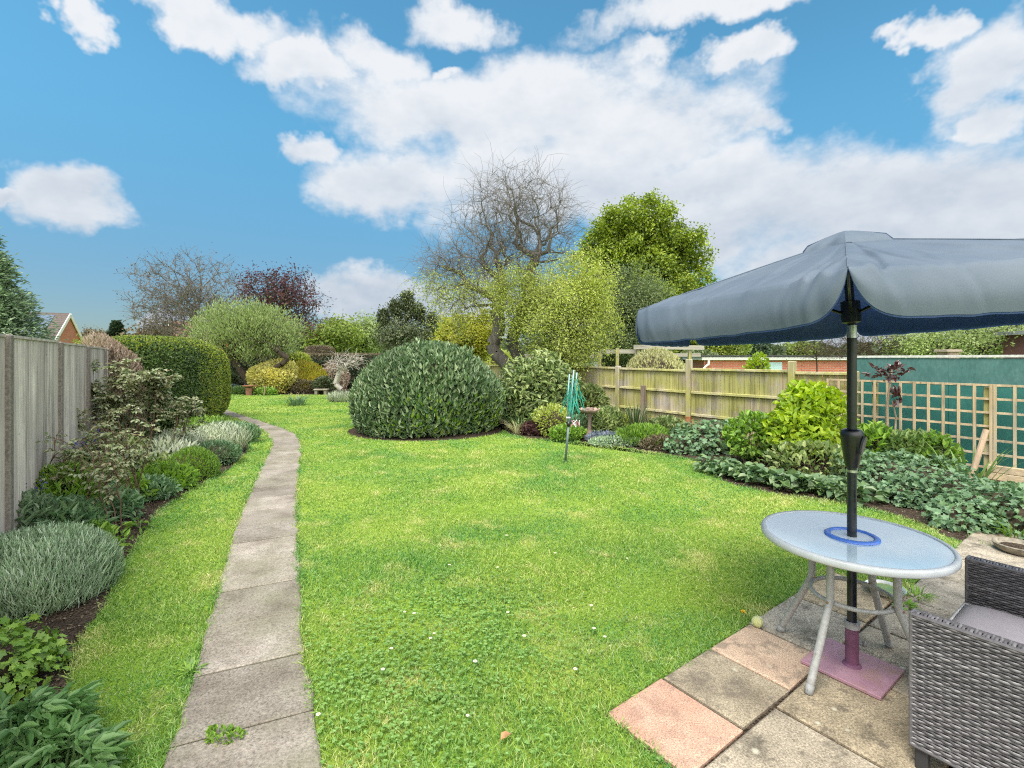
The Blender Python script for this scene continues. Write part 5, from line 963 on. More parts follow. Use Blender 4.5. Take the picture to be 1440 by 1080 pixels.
# mulch crumbs, clover
g = np.random.default_rng(220); P = np.concatenate([g.uniform([-9,1.6],[-1.4,12],(60000,2)), g.uniform([0,3.5],[7.5,12],(30000,2))]); P = P[inpoly(P, BEDL) | inpoly(P, BEDR)]; P = P[g.random(len(P)) < np.clip(9/(P[:,1]**1.6),.06,1)]
V, Fs = leafgeo(np.c_[P, g.uniform(.004,.014,len(P))], rdir(len(P), g)*[1,1,.35], np.tile(Z3,(len(P),1))+rdir(len(P), g)*.5, g.uniform(.012,.04,len(P)), g.uniform(.008,.02,len(P)), 'd'); tag(mesh('bark_mulch', V, Fs, leafmat('mulch_chip', [(.06,.04,.028),(.12,.085,.06),(.22,.165,.12),(.09,.06,.045),(.30,.25,.19)], .95, 0)), 'loose brown bark mulch scattered over the border soil', 'mulch', kind='stuff')
g = np.random.default_rng(221); P = np.concatenate([np.array([g.normal(-.35,.45,1500), g.normal(2.9,.55,1500)]).T, np.array([g.normal(-.7,.25,500), g.normal(2.4,.35,500)]).T]); P = P[inlawn(P)]; n = len(P); a = g.uniform(0,6.283,n); P3 = np.repeat(np.c_[P, g.uniform(.018,.036,n)], 3, 0); a3 = np.repeat(a,3)+np.tile([0,2.094,4.189], n)
V, Fs = leafgeo(P3, np.c_[np.cos(a3), np.sin(a3), np.full(3*n,.15)], np.c_[np.zeros(3*n), np.zeros(3*n), np.ones(3*n)]+g.normal(size=(3*n,3))*.25, .013, .013, 'o', .15, .1); tag(mesh('clover', V, Fs, leafmat('clover_leaf', [(.13,.25,.05),(.18,.31,.075),(.22,.35,.11)], .5, .25)), 'patch of small clover leaves in the lawn between path and patio', 'clover', kind='stuff')
g = np.random.default_rng(222); P = np.concatenate([g.normal([-.1,3.35],[.4,.5],(15,2)), g.normal([-.45,2.5],[.3,.3],(5,2)), g.normal([1.9,7.4],[.7,.4],(10,2)), g.normal([-3.9,5.6],[.08,1.2],(5,2)),g.normal([1.5,4.9],[1.2,.8],(4,2))]); P = P[inlawn(P)]; M_PETAL = flat('daisy_petal', (.78,.78,.74), .6, var=.05); M_DC = flat('daisy_centre', (.65,.42,.03), .7); d0 = None
for p in P:
    if d0 is None:
        d0 = thing('daisy', 'tiny white daisy flower standing in the lawn', 'flower', (p[0], p[1], .03), 'daisies in the lawn'); a = np.arange(11)*2*np.pi/11; V, Fs = leafgeo(np.tile([p[0],p[1],.044],(11,1)), np.c_[np.cos(a),np.sin(a),np.full(11,.15)], np.tile(Z3,(11,1)), .011, .0055, 'o', .1, 0); mesh('petals', V, Fs, M_PETAL, d0); m = MB(); m.lathe([(0,.049),(.0035,.0475),(.0045,.044),(0,.042)], (p[0],p[1],0), 8); m.build('centre', M_DC, d0, True); m = MB(); m.tube([(p[0],p[1],0),(p[0],p[1],.043)], .0012, 4); m.build('stem', L_STRAP, d0)
    else: dup(d0, (p[0], p[1], .03), rz=g.uniform(0,6), s=g.uniform(.8,1.25))
q = G(1045,868); t = thing('dandelion', 'yellow dandelion flower at the patio corner beside the ball', 'flower', q); m = MB(); m.tube([v3(q,0), v3(q,.035)], .002, 5); m.build('stem', L_STRAP, t); a = np.arange(26)*2.4; V, Fs = leafgeo(np.tile(v3(q,.035),(26,1)), np.c_[np.cos(a),np.sin(a),np.tile([.2,.7],13)], np.tile(Z3,(26,1)), .018, .006, 'd'); mesh('petals', V, Fs, flat('dandelion_yellow', (.75,.48,.01), .6), t)
# ------------------------------------------------------------------ table
PC = np.array([1.826, 2.617]); ZP = .018; A3, B3 = v3(eA,0), v3(eB,0)
M_TUBE = N('white_tube'); q1 = M_TUBE.noise(9, 5, .7); q2 = M_TUBE.noise(60, 3); M_TUBE.set(Base_Color=M_TUBE.mix(M_TUBE.ramp(q1, [(.60,0.0),(.72,.8)]), M_TUBE.ramp(q2, [(.3,(.30,.295,.28)),(.7,(.42,.415,.40))]), (.16,.10,.06)), Roughness=.45); M_TUBE = M_TUBE.m
M_RUST = flat('rusty_ring', (.30,.16,.08), .8, var=.6, nscale=25)
gl = N('frosted_glass'); f = gl.noise(250, 3, .6); f2 = gl.noise(3, 3); f3_ = gl.noise(9, 5, .7); gl.set(Base_Color=gl.ramp(f2, [(.3,(.50,.63,.70)),(.7,(.58,.70,.76))]), Roughness=gl.ramp(f3_, [(.4,.05),(.7,.22)])); gl.b.inputs['Specular IOR Level'].default_value = .9; gl.b.inputs['Coat Weight'].default_value = .6; gl.b.inputs['Coat Roughness'].default_value = .03; M_GLASS = gl.m
TR, TZ = .425, .728
t = thing('patio_table', 'round frosted glass patio table with white tubular legs around the parasol pole', 'table', (*PC, ZP))
m = MB(); m.lathe([(.055,TZ-.004),(.06,TZ),(TR-.014,TZ),(TR-.012,TZ-.006),(.055,TZ-.006),(.055,TZ-.004)], (*PC,0), 72); autosmooth(m.build('glass_top', M_GLASS, t))
m = MB(); a = np.arange(72)*2*np.pi/72; m.lathe([(TR-.016,TZ-.032),(TR+.004,TZ-.032),(TR+.010,TZ-.026),(TR+.011,TZ-.004),(TR+.004,TZ+.005),(TR-.010,TZ+.006),(TR-.016,TZ+.001),(TR-.016,TZ-.032)], (*PC,0), 72); m.build('rim', flat('rim_white', (.50,.52,.53), .4, var=.1, nscale=12), t, True)
m = MB(); m.lathe([(.097,TZ+.001),(.097,TZ+.006),(.102,TZ+.012),(.116,TZ+.012),(.126,TZ+.006),(.126,TZ+.001)], (*PC,0), 56); m.build('parasol_ring', flat('blue_plastic', (.07,.18,.58), .35, var=.1, nscale=12), t, True)
m = MB(); m.lathe([(.0235,TZ+.0008),(.0965,TZ+.0008),(.0965,TZ+.003),(.0235,TZ+.003)], (*PC,0), 48); m.build('ring_insert', flat('pale_insert', (.55,.62,.68), .3, var=.06), t)
for aa_ in (209, 119, 29, 299):
    d = np.array([math.cos(R(aa_)), math.sin(R(aa_)), 0]); c_ = v3(PC, 0); m = MB()
    pth = smoothline([c_+d*.205+[0,0,.697], c_+d*.207+[0,0,.60], c_+d*.21+[0,0,.48], c_+d*.215+[0,0,.43], c_+d*.24+[0,0,.37], c_+d*.40+[0,0,ZP+.012]], 6); m.tube(pth, .0185, 12); lg = m.build('leg', M_TUBE, t, True)
    m = MB(); m.tube([c_+d*.385+[0,0,ZP+.042], c_+d*.404+[0,0,ZP]], .0198, 12); m.build('foot_cap', flat('foot_plastic', (.30,.30,.29), .6), lg, True)
    m = MB(); m.tube([c_+d*.185+[0,0,.43], c_+d*.238+[0,0,.43]], .006, 8); m.build('bolt', M_RUST, lg, True)
def ring(z, r, rr_, mat, name):
    a = np.arange(56)*2*np.pi/56; m = MB(); m.tube(np.stack([PC[0]+r*np.cos(a), PC[1]+r*np.sin(a), np.full(56,z)],1), rr_, 9, closed=True); m.build(name, mat, t, True)
ring(.42, .192, .0115, M_TUBE, 'brace_ring'); ring(.672, .185, .011, M_RUST, 'support_ring')
m = MB()
for aa_ in (209, 119, 29, 299): d = np.array([math.cos(R(aa_)), math.sin(R(aa_)), 0]); m.beam(v3(PC,.70)+d*.10, v3(PC,.70)+d*(TR-.02), .022, .008)
m.build('top_bracket', M_TUBE, t)
# ------------------------------------------------------------------ parasol and its foot
M_BLK = flat('black_pole', (.010,.013,.020), .3, var=.3, nscale=40, spec=.6); M_CHR = flat('bare_metal', (.55,.56,.57), .3, 1.0, var=.15, nscale=60); M_BLKP = flat('black_plastic', (.009,.010,.013), .28, var=.2, spec=.6)
pk = N('pink_painted_metal'); q1 = pk.noise(7, 5, .7); q2 = pk.noise(4, 4, .7, loc=(3,1,0)); q3 = pk.noise(40, 4, .7); pk.set(Base_Color=pk.mix(pk.ramp(q3, [(.62,0.0),(.70,.6)]), pk.mix(pk.ramp(q2, [(.5,0.0),(.66,.65)]), pk.ramp(q1, [(.3,(.33,.165,.215)),(.7,(.44,.25,.30))]), (.36,.22,.14)), (.20,.11,.10)), Roughness=.65); M_PINKM = pk.m; M_MAUVE = flat('mauve_painted_tube', (.17,.065,.12), .6, var=.35, nscale=16)
t = thing('parasol_stand', 'square pink metal parasol base plate with a mauve tube under the table', 'parasol stand', (*PC, ZP))
m = MB(); m.box((*PC, ZP+.013), (.355,.365,.018), (A3,B3,Z3), ch=.003); m.build('base_plate', M_PINKM, t)
m = MB(); m.lathe([(.045,ZP+.022),(.040,ZP+.03),(.031,ZP+.034),(.031,ZP+.225),(.0245,ZP+.225)], (*PC,0), 24); autosmooth(m.build('tube', M_MAUVE, t))
m = MB(); m.lathe([(.0245,ZP+.222),(.036,ZP+.222),(.036,ZP+.255),(.0245,ZP+.257)], (*PC,0), 24); autosmooth(m.build('collar', flat('grey_collar', (.36,.35,.36), .5, var=.3), t))
kd = unit(np.array([.95,-.2,0])); m = MB(); m.tube([v3(PC,ZP+.14)+kd*.03, v3(PC,ZP+.14)+kd*.055], .006, 8); m.lathe([(0,0),(.014,.001),(.016,.008),(.013,.016),(0,.018)], v3(PC,ZP+.14)+kd*.052, 12, axis=kd); m.build('clamp_screw', flat('grey_knob', (.25,.25,.26), .5), t, True)
t = thing('parasol', 'tilted blue grey parasol with navy lining on a black crank pole', 'parasol', (*PC, .1))
m = MB(); m.tube([v3(PC,.06), v3(PC,1.86)], .0225, 20); autosmooth(m.build('pole', M_BLK, t))
m = MB(); m.tube([v3(PC,1.795), v3(PC,1.862)], .0236, 20); autosmooth(m.build('joint_sleeve', M_CHR, t))
m = MB(); m.lathe([(.0226,1.10),(.030,1.102),(.036,1.13),(.046,1.20),(.053,1.265),(.054,1.285),(.047,1.300),(.034,1.306),(.0226,1.307)], (*PC,0), 28); hs_ = autosmooth(m.build('crank_housing', M_BLKP, t))
cd = unit(np.array([.55,-.8,0.])); m = MB(); cc_ = v3(PC,1.225)+cd*.047; sdv = np.cross(Z3, cd); a = np.arange(24)*2*np.pi/24; Q = np.array([cc_+sdv*.021*math.cos(x)+Z3*.050*math.sin(x)+cd*.010*math.sin(x) for x in a]); m.add(np.concatenate([Q, Q+cd*.010]), [np.array([tuple(range(24,48))]), np.array([(i,(i+1)%24,24+(i+1)%24,24+i) for i in range(24)])]); m.build('crank_disc', flat('grey_plastic', (.055,.06,.068), .35, var=.2), hs_)
m = MB(); m.lathe([(.0226,1.075),(.0255,1.075),(.0255,1.088),(.0226,1.088)], (*PC,0), 20); m.build('locking_ring', M_CHR, t)
TILT = Matrix.Rotation(R(-3.6), 3, Vector((.50,.866,0)))
def tl(P):
    P = np.asarray(P, float); piv = v3(PC, 1.86); T = np.array(TILT.transposed()); return (P-piv)@np.array(TILT).T+piv
m = MB(); m.tube(tl([v3(PC,1.855), v3(PC,2.34)]), .021, 20); autosmooth(m.build('upper_pole', M_BLK, t))
m = MB(); m.lathe([(.022,1.87),(.045,1.88),(.045,1.99),(.022,2.0)], (*PC,0), 20); m.V[0] = tl(m.V[0]); autosmooth(m.build('runner', M_BLKP, t))
UR, ZR, ZT, VL = 1.12, 2.015, 2.325, .18; RA = [235+60*k_ for k_ in range(6)]
def ribdir(a): return np.array([math.cos(R(a)), math.sin(R(a)), 0])
def canopy(off):
    m = MB(); nu, nv = 109, 44; gc_ = np.random.default_rng(77)
    for k_ in range(6):
        d0_, d1_ = ribdir(RA[k_]), ribdir(RA[k_]+60); P = np.zeros((nv+9, nu, 3)); folds = [(gc_.uniform(.02,.98), gc_.uniform(-.35,.35), gc_.uniform(.55,1.1), gc_.uniform(.12,.35), gc_.uniform(.008,.019)*gc_.choice([-1,1]), gc_.uniform(.010,.022)) for _ in range(11)]+[(.05, .42, .95, .3, .012, .016), (.93, -.35, .95, .3, .012, .016), (.12, .75, .85, .25, -.009, .014), (.86, -.7, .85, .25, -.009, .014)]
        crease = lambda u, v: sum(A_*math.exp(-((u-u0-sl0*(v-v0))/w0)**2-((v-v0)/h0)**2) for u0, sl0, v0, h0, A_, w0 in folds)
        for i in range(nu):
            u = i/(nu-1); s = abs(2*u-1); edge = 1-s**2; hor = d0_*(1-u)+d1_*u; un = unit(d0_+d1_)
            for j in range(nv):
                v = .07+.93*j/(nv-1); r = UR*v; z = ZT-(ZT-ZR)*(v**1.06)-.012*edge*v**2*math.sin(v*2.2)
                rip = .0015*math.sin(u*37+k_*2.1+v*5)*v**3*edge+.001*math.sin(u*61+v*9+k_)*v**6*edge
                P[j,i] = v3(PC,0)+hor*r+np.array([0,0,z+rip+crease(u,v)])-un*(.022*edge*v**5)
            hemL = VL*min(1.0, (1-s**(11 if (k_ == 0 and u < .5) or (k_ == 5 and u > .5) else 34))**.75); top = P[nv-1,i].copy()
            for j in range(9):
                q = (j+1)/9; drop = hemL*q; outw = .05*math.sin(min(1,q*1.3)*1.57)*hemL/VL-.02*q*q*hemL/VL+.0015*math.sin(u*19+k_*1.7)*q*edge
                P[nv+j,i] = top+un*(outw+.35*(crease(u,1+q*.16)-crease(u,1)))+np.array([0,0,-drop-.9*q*crease(u,1)])
        m.grid(P)
    V = np.concatenate(m.V); return m
mc = canopy(0); M_FAB = N('parasol_fabric'); q1 = M_FAB.noise(2.5, 4, .6); q2 = M_FAB.noise(400, 2, .6, (1,1,.3)); M_FAB.set(Base_Color=M_FAB.mix(1.0, M_FAB.ramp(q1, [(.3,(.122,.156,.196)),(.7,(.172,.207,.247))]), M_FAB.ramp(q2, [(.3,.92),(.7,1.08)]), 'MULTIPLY'), Roughness=.5); M_FAB.b.inputs['Specular IOR Level'].default_value = .25; M_FAB.bump(M_FAB.noise(3.5, 5, .6, (1,1,.5)), .25, .02); tb = M_FAB.n('ShaderNodeBsdfTranslucent'); tb.inputs[0].default_value = (.16,.24,.42,1); ms = M_FAB.n('ShaderNodeMixShader'); ms.inputs[0].default_value = .28; M_FAB.l(M_FAB.b.outputs[0], ms.inputs[1]); M_FAB.l(tb.outputs[0], ms.inputs[2]); M_FAB.l(ms.outputs[0], M_FAB.o.inputs[0]); M_FAB = M_FAB.m
M_LIN = N('parasol_lining'); q1 = M_LIN.noise(6, 4, .6); M_LIN.set(Base_Color=M_LIN.ramp(q1, [(.3,(.075,.12,.30)),(.7,(.10,.155,.38))]), Roughness=.8); tb = M_LIN.n('ShaderNodeBsdfTranslucent'); tb.inputs[0].default_value = (.10,.20,.55,1); ms = M_LIN.n('ShaderNodeMixShader'); ms.inputs[0].default_value = .4; M_LIN.l(M_LIN.b.outputs[0], ms.inputs[1]); M_LIN.l(tb.outputs[0], ms.inputs[2]); M_LIN.l(ms.outputs[0], M_LIN.o.inputs[0]); M_LIN = M_LIN.m
mc.V = [tl(np.concatenate(mc.V))]; oc = mc.build('canopy', M_FAB, t, True)
for k_ in range(6):
    d = ribdir(RA[k_]); m = MB(); m.tube(tl([v3(PC,0)+d*UR*v+[0,0,ZT-(ZT-ZR)*v**1.06+.002] for v in np.linspace(.2,1.0,12)]), .0032, 5); m.build('seam', M_FAB, oc, True)
ml = canopy(0); Vl = np.concatenate(ml.V); c3 = v3(PC, 0); dr = Vl-c3; dr[:,2] = 0; dn = unit(dr); Vl = Vl-dn*.007-np.array([0,0,.007]); ml.V = [tl(Vl)]; ml.build('lining', M_LIN, t, True)
m = MB(); nu = 13
for k_ in range(6):
    d0_, d1_ = ribdir(RA[k_]), ribdir(RA[k_]+60); P = np.zeros((8,nu,3))
    for i in range(nu):
        u = i/(nu-1); hor = d0_*(1-u)+d1_*u
        for j in range(8):
            v = j/7; P[j,i] = v3(PC, ZT+.050-.085*v**1.2-(.018*math.sin(u*3.14)*v**2)+.008*math.sin(u*12.5+k_*2)*v**3-(.02 if j == 7 else 0))+hor*(.22*min(1,v*1.02)+.004)
    m.grid(P)
m.V = [tl(np.concatenate(m.V))]; vc = m.build('vent_cap', M_FAB, t, True)
for k_ in range(6):
    d = ribdir(RA[k_]); m = MB(); rib = lambda v: v3(PC,0)+d*UR*v+[0,0,ZT-(ZT-ZR)*v**1.06-.022]
    m.tube(tl([rib(.05), rib(.5), rib(.985)]), .008, 6); rb = m.build('rib', M_BLKP, t, True); m = MB(); m.tube(tl([v3(PC,1.93)+d*.04, rib(.52)-[0,0,.008]]), .007, 6); m.build('strut', M_BLKP, rb, True)
# ------------------------------------------------------------------ rattan armchair
M_RAT = N('rattan'); r_ = M_RAT.rnd(); q1 = M_RAT.noise(40, 3); M_RAT.set(Base_Color=M_RAT.mix(1.0, M_RAT.ramp(r_, [(0,(.075,.070,.075)),(.5,(.115,.108,.113)),(1,(.165,.157,.162))]), M_RAT.ramp(q1, [(.3,.8),(.7,1.25)]), 'MULTIPLY'), Roughness=.42); M_RAT = M_RAT.m
def weave(m, o, U, Wv, w_, h_, nrm, pitch=.0115, per=.027, amp=.0030):
    """real strands over and under hidden uprights on the rectangle o + U*w + Wv*h"""
    U, Wv, nrm = unit(U), unit(Wv), unit(nrm); rows = int(h_/pitch); nc = max(8, int(w_/per*4)); x = np.linspace(0, w_, nc)
    prof = [(-.46,-.0012),(-.25,.0014),(0,.0022),(.25,.0014),(.46,-.0012)]
    for r_ in range(rows):
        y = (r_+.5)*pitch; wv = amp*np.cos(np.pi*(x/per)+np.pi*(r_ % 2)+.5*math.sin(r_*1.7))*(1+.25*math.sin(r_*2.9)); P = np.stack([[np.asarray(o)+U*xx+Wv*(y+a_*pitch)+nrm*(wz+b_+.003) for a_, b_ in prof] for xx, wz in zip(x, wv)]); m.grid(P)
CA = np.array([1.63,1.99]); ch = thing('rattan_armchair', 'grey woven rattan armchair cut by the lower right picture edge', 'armchair', (*CA, ZP))
def cp(a, b, z): return v3(CA+eA*a+eB*b, z)
M_RATD = flat('rattan_dark', (.035,.034,.036), .6, var=.2)
AL, AH, AW = .70, .645, .05
def arm(a0, a1):
    m = MB(); cx_ = cp((a0+a1)/2, AL/2, (AH+.115)/2); m.box(cx_, (a1-a0-.008, AL-.008, AH-.115-.008), (A3,B3,Z3), mi=1)
    weave(m, cp(a0,0,.115), B3, Z3, AL, AH-.115, -A3); weave(m, cp(a1,0,.115), B3, Z3, AL, AH-.115, A3); weave(m, cp(a0,0,.115), A3, Z3, a1-a0, AH-.115, -B3); weave(m, cp(a0,0,AH), A3, B3, a1-a0, AL, Z3)
    for p_, q_ in ((cp(a0,0,.115),cp(a0,0,AH)),(cp(a1,0,.115),cp(a1,0,AH)),(cp(a0,0,AH),cp(a0,AL,AH)),(cp(a1,0,AH),cp(a1,AL,AH)),(cp(a0,0,AH),cp(a1,0,AH)),(cp(a0,0,.115),cp(a0,AL,.115))): m.tube([p_, q_], .0075, 7)
    return m.build('arm', [M_RAT, M_RATD], ch, False)
arm(0, AW); arm(.955-AW, .955)
m = MB(); m.box(cp(.4775,.35,.20), (.955-2*AW-.01,.66,.16), (A3,B3,Z3), mi=1); weave(m, cp(AW,.01,.115), A3, Z3, .955-2*AW, .20, -B3); weave(m, cp(AW,.01,.30), A3, B3, .955-2*AW, .66, Z3); m.build('seat_base', [M_RAT, M_RATD], ch)
m = MB(); m.box(cp(.4775,AL+.05,.48), (.955,.10,.73), (A3,B3,Z3), mi=1); weave(m, cp(0,AL,.115), A3, Z3, .955, .73, -B3); m.tube([cp(0,AL,.85), cp(.955,AL,.85)], .01, 7); m.build('backrest', [M_RAT, M_RATD], ch)
for a_, b_ in ((.03,.03),(.925,.03),(.03,AL+.05),(.925,AL+.05)):
    m = MB(); m.box(cp(a_,b_,(ZP+.12)/2), (.042,.042,.12-ZP), (A3,B3,Z3), ch=.004); m.build('leg', M_RATD, ch)
M_CUSH = N('cushion_fabric'); q1 = M_CUSH.noise(300, 3, .7); q2 = M_CUSH.noise(5, 3); M_CUSH.set(Base_Color=M_CUSH.mix(1.0, M_CUSH.ramp(q2, [(.3,(.30,.275,.30)),(.7,(.36,.335,.36))]), M_CUSH.ramp(q1, [(.3,.85),(.7,1.15)]), 'MULTIPLY'), Roughness=.9); M_CUSH.bump(q1, .2, .002); M_CUSH = M_CUSH.m
t = thing('seat_cushion', 'pale grey seat cushion with light piping lying on the rattan armchair', 'cushion', cp(.4775,.35,.32))
w2, d2 = (.955-2*AW)/2-.006, .345; n_ = 26; uu = np.linspace(-1,1,n_); m = MB()
def cush(sg):
    P = np.zeros((n_,n_,3))
    for i, u in enumerate(uu):
        for j, v in enumerate(uu):
            e = (1-abs(u)**6)*(1-abs(v)**6); P[i,j] = cp(.4775+u*w2*(1-.02*(1-e)), .35+v*d2*(1-.02*(1-e))-.012, .392+sg*(.022+.045*e**.45)+(.006*math.sin(u*4+v*3)*e if sg > 0 else 0))
    return P
m.grid(cush(1)); m.grid(cush(-1)[::-1])
m.build('cover', M_CUSH, t, True)
rim_ = [cp(.4775+x*w2, .35+y*d2-.012, .414) for x, y in [(-1,-1),(-.5,-1),(0,-1),(.5,-1),(1,-1),(1,-.5),(1,0),(1,.5),(1,1),(.5,1),(0,1),(-.5,1),(-1,1),(-1,.5),(-1,0),(-1,-.5)]]
m = MB(); m.tube(rim_, .0055, 7, closed=True); m.build('piping', flat('pale_piping', (.48,.48,.48), .7), t, True)
m = MB(); m.tube([p_-np.array([0,0,.044]) for p_ in rim_], .0055, 7, closed=True); m.build('piping', flat('pale_piping_b', (.46,.46,.46), .7), t, True)
P = np.array([[r0_+np.array([0,0,dz]) for dz in (0,-.044)] for r0_ in rim_+rim_[:1]]); m = MB(); m.grid(P); m.build('side_band', M_CUSH, t)
# ------------------------------------------------------------------ small things
q = G(1065,886); t = thing('tennis_ball', 'faded yellow tennis ball lying on the paving edge', 'ball', (*q, ZP)); r0_ = .033
m = MB(); th = np.linspace(0,np.pi,20); m.lathe(np.stack([r0_*np.sin(th), r0_*np.cos(th)*-1+ZP+r0_],1), (*q,0), 32); m.build('felt', flat('ball_felt', (.46,.47,.20), .95, var=.2, nscale=160, bump=.4, spec=.1), t, True)
a = np.linspace(0,2*np.pi,90,endpoint=False); k_ = .44; S = np.stack([np.cos(a)+k_*np.cos(3*a), np.sin(a)-k_*np.sin(3*a), 2*math.sqrt(k_)*np.sin(2*a)],1); S = unit(S)*r0_*1.004; m = MB(); m.tube(S+[q[0],q[1],ZP+r0_], .0014, 5, closed=True); m.build('seam', flat('ball_seam', (.60,.60,.50), .8), t)
q = G(1245,838); t = thing('glazed_dish', 'shallow dish with white rim holding green water under the table', 'dish', (*q, ZP))
m = MB(); m.lathe([(0,ZP),(.075,ZP+.002),(.10,ZP+.02),(.115,ZP+.045),(.120,ZP+.046),(.108,ZP+.040),(.095,ZP+.02),(.0,ZP+.014)], (*q,0), 36); autosmooth(m.build('dish_body', flat('white_glaze', (.62,.62,.58), .25, var=.12), t), 50)
m = MB(); m.lathe([(0,ZP+.030),(.101,ZP+.030)], (*q,0), 36); m.build('water', flat('green_water', (.20,.27,.05), .12, var=.3, nscale=20), t)
q = G(1432,780); t = thing('stone_bowl', 'weathered shallow stone bowl on the paving at the right edge', 'bowl', (*q, ZP))
m = MB(); m.lathe([(0,ZP),(.11,ZP+.002),(.15,ZP+.035),(.165,ZP+.07),(.155,ZP+.076),(.135,ZP+.055),(.10,ZP+.03),(0,ZP+.026)], (*q,0), 36); autosmooth(m.build('bowl_body', flat('old_stone', (.23,.20,.15), .95, var=.45, nscale=30, bump=.6), t), 60)
m = MB(); m.lathe([(0,ZP+.045),(.118,ZP+.045)], (*q,0), 30); m.build('soil_fill', M_SOIL, t)
# bird bath
q = XY(829,9.95); t = thing('bird_bath', 'stone bird bath with a scalloped bowl on a slim pedestal in the right border', 'bird bath', q); M_STONE = flat('pink_stone', (.34,.24,.19), .9, var=.35, nscale=14, bump=.4); M_STONED = flat('grey_brown_stone', (.19,.14,.11), .95, var=.4, nscale=14, bump=.4)
m = MB(); m.lathe([(0,0),(.16,0),(.17,.03),(.14,.05),(.09,.07),(.055,.12),(.04,.2),(.036,.32),(.04,.45),(.06,.50),(.075,.52),(0,.525)], (*q,0), 20); autosmooth(m.build('pedestal', M_STONED, t), 50)
a = np.arange(48)*2*np.pi/48; m = MB(); prof = [(.04,.515),(.11,.53),(.17,.565),(.205,.61),(.195,.615),(.15,.575),(.08,.55),(.0,.545)]; P = np.array([[[q[0]+r_*(1+.07*math.cos(8*x)*(r_/.2)**2)*math.cos(x), q[1]+r_*(1+.07*math.cos(8*x)*(r_/.2)**2)*math.sin(x), z+.012*math.cos(8*x)*(r_/.2)**3] for x in np.append(a, a[0])] for r_, z in prof]); m.grid(P); m.build('bowl', M_STONE, t, True)
g = np.random.default_rng(300); m = MB()
for dx, dy, s in ((-.04,0,.045),(.05,.02,.05),(.0,-.06,.04)): m.grid(blobcore(np.array([q[0]+dx,q[1]+dy,.60]), (s,s*.8,s*.9), 2.2, lumpfn(int(s*1000), amp=.3), 1.0, 9))
m.build('bowl_stones', M_STONED, t, True)
# folded rotary airer
b = v3(G(795,650),0); top = np.array([XY(806,7.78)[0], 7.78, ZA(524,7.78)]); ax = top-b; t = thing('rotary_airer', 'folded leaning rotary clothes airer with green lines on the lawn', 'clothes airer', b)
M_GALV = flat('grey_green_tube', (.17,.22,.23), .45, .3, var=.2, nscale=15); M_LINE = flat('green_line', (.02,.30,.21), .5, var=.25, nscale=9); M_ARMT = flat('pale_teal_arm', (.26,.40,.40), .4, .2, var=.15)
m = MB(); m.tube([b, b+ax*.52], .019, 12); m.tube([b+ax*.5, b+ax*.97], .016, 12); m.build('pole', M_GALV, t, True); m = MB(); m.tube([b+ax*.40, b+ax*.45], .032, 12); m.build('hub', M_BLKP, t, True); m = MB(); m.lathe([(.03,0),(.045,.0),(.045,.012),(.02,.02)], b, 14); m.build('ground_socket', M_BLKP, t, True)
tops = []
for dx, dy, e in ((-.055,.02,.985),(.0,-.055,1.03),(.065,.03,1.0),(.01,.07,.97)):
    p0 = b+ax*.44+np.array([dx*.4,dy*.4,0]); p1 = b+ax*e+np.array([dx,dy,0]); m = MB(); m.tube([p0, (p0+p1)/2+np.array([dx*.15,dy*.15,0]), p1], .011, 8); m.build('arm', M_ARMT, t, True); tops.append((p0,p1))
m = MB(); g = np.random.default_rng(301)
for k_ in range(26):
    i, j = g.choice(4, 2, replace=False); f_ = g.uniform(.45,1.0); P0 = tops[i][0]+(tops[i][1]-tops[i][0])*f_; P1 = tops[j][0]+(tops[j][1]-tops[j][0])*f_*g.uniform(.9,1.0); u = np.linspace(0,1,9)[:,None]; sagv = g.uniform(.15,.62)*f_; dirx = g.normal(size=2)*.085
    C = P0+(P1-P0)*u; C[:,2] -= (4*u*(1-u))[:,0]*sagv; C[:,:2] += (4*u*(1-u))*dirx; m.tube(C, .0042, 4, cap=False)
m.build('washing_line', M_LINE, t)
pb = b+ax*.50+np.array([.085,-.05,-.03]); pg = thing('peg_bunch', 'small bunch of pink and white clothes pegs hanging from the airer', 'pegs', pb)
m = MB(); gq_ = np.random.default_rng(5)
for z_ in range(11): m.box(pb-np.array([0,0,.05])+gq_.normal(size=3)*[.035,.02,.025], (.014,.011,.075), tuple(np.linalg.qr(np.eye(3)+gq_.normal(size=(3,3))*.45)[0]), ch=.002, mi=z_ % 2)
m.build('pegs', [M_WHITE, flat('pink_peg', (.52,.16,.22), .5)], pg); m = MB(); m.tube([pb+[-.05,0,0], pb+[0,.01,.09], pb+[.05,0,0]], .003, 5); m.build('handle', M_LINE, pg)
cb_ = thing('line_clip', 'tiny white clip on the pole of the clothes airer', 'clip', b+ax*.43); m = MB(); m.box(b+ax*.50+np.array([-.02,-.03,0]), (.07,.02,.022), ch=.004); m.build('clip_body', M_WHITE, cb_)
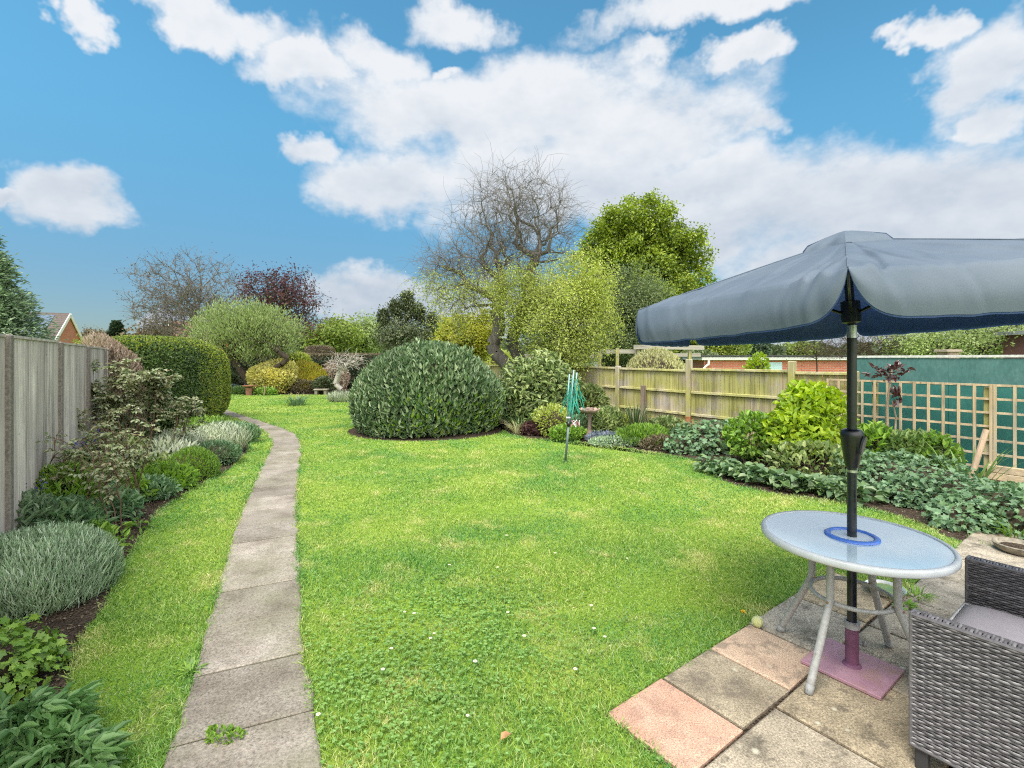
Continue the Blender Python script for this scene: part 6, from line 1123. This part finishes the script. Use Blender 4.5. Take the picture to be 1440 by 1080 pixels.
# stakes and pot
M_STK = wood('stake_wood', (.34,.24,.16), (.54,.40,.28), (.42,.30,.2)); 
def stake(p0, p1, r_, label):
    t = thing('wooden_stake', label, 'stake', p0[:2]); m = MB(); m.tube([p0, p1], r_, 10); o = m.build('shaft', M_STK, t, True); autosmooth(o)
p_ = XY(1362,6.15); q = XY(1387,6.15); stake(np.array([p_[0]-.03,p_[1],-.05]), np.array([q[0],q[1],ZA(604,6.15)]), .032, 'long round wooden stake leaning right in front of the trellis')
p_ = XY(1236,7.45); q = XY(1226,7.45); stake(np.array([p_[0],p_[1],-.05]), np.array([q[0],q[1],ZA(595,7.45)]), .02, 'short wooden stake leaning left just right of the parasol pole')
p_ = XY(371,20.6); stake(v3(p_,-.05), v3(p_+[.05,0],.42), .025, 'small pale stake at the lawn edge below the cream mound')
q = XY(350,20.75); t = thing('terracotta_pot', 'terracotta pot with a wide dish on top under the apple tree', 'pot', q); M_TER = flat('terracotta', (.26,.12,.08), .9, var=.3, nscale=14)
m = MB(); m.lathe([(0,0),(.11,0),(.14,.30),(.16,.33),(.14,.34),(0,.34)], (*q,0), 20); m.build('pot_body', M_TER, t); m = MB(); m.lathe([(0,.35),(.14,.36),(.26,.40),(.27,.43),(.23,.41),(0,.375)], (*q,0), 24); m.build('dish', M_TER, t)
q = XY(452,21.2); t = thing('garden_bench', 'low grey stone slab bench at the far lawn edge', 'bench', q); m = MB(); m.box((q[0],q[1],.22), (.60,.30,.06), ch=.015); m.build('top_slab', M_CONC, t)
for dx in (-.2,.2): m = MB(); m.box((q[0]+dx,q[1],.095), (.12,.24,.189), ch=.01); m.build('support', M_CONC, t)
g = np.random.default_rng(302); P = G(620,1000); l_ = thing('fallen_leaf', 'single dry brown leaf lying on the lawn near the camera', 'leaf', G(704,1050)); q = G(704,1050); V, Fs = leafgeo(np.array([v3(q,.03)]), np.array([[.6,.5,.1]]), np.array([[0,0,1.]]), .06, .035, 'o', .3, .2); mesh('blade', V, Fs, flat('dry_leaf', (.40,.22,.10), .8), l_)
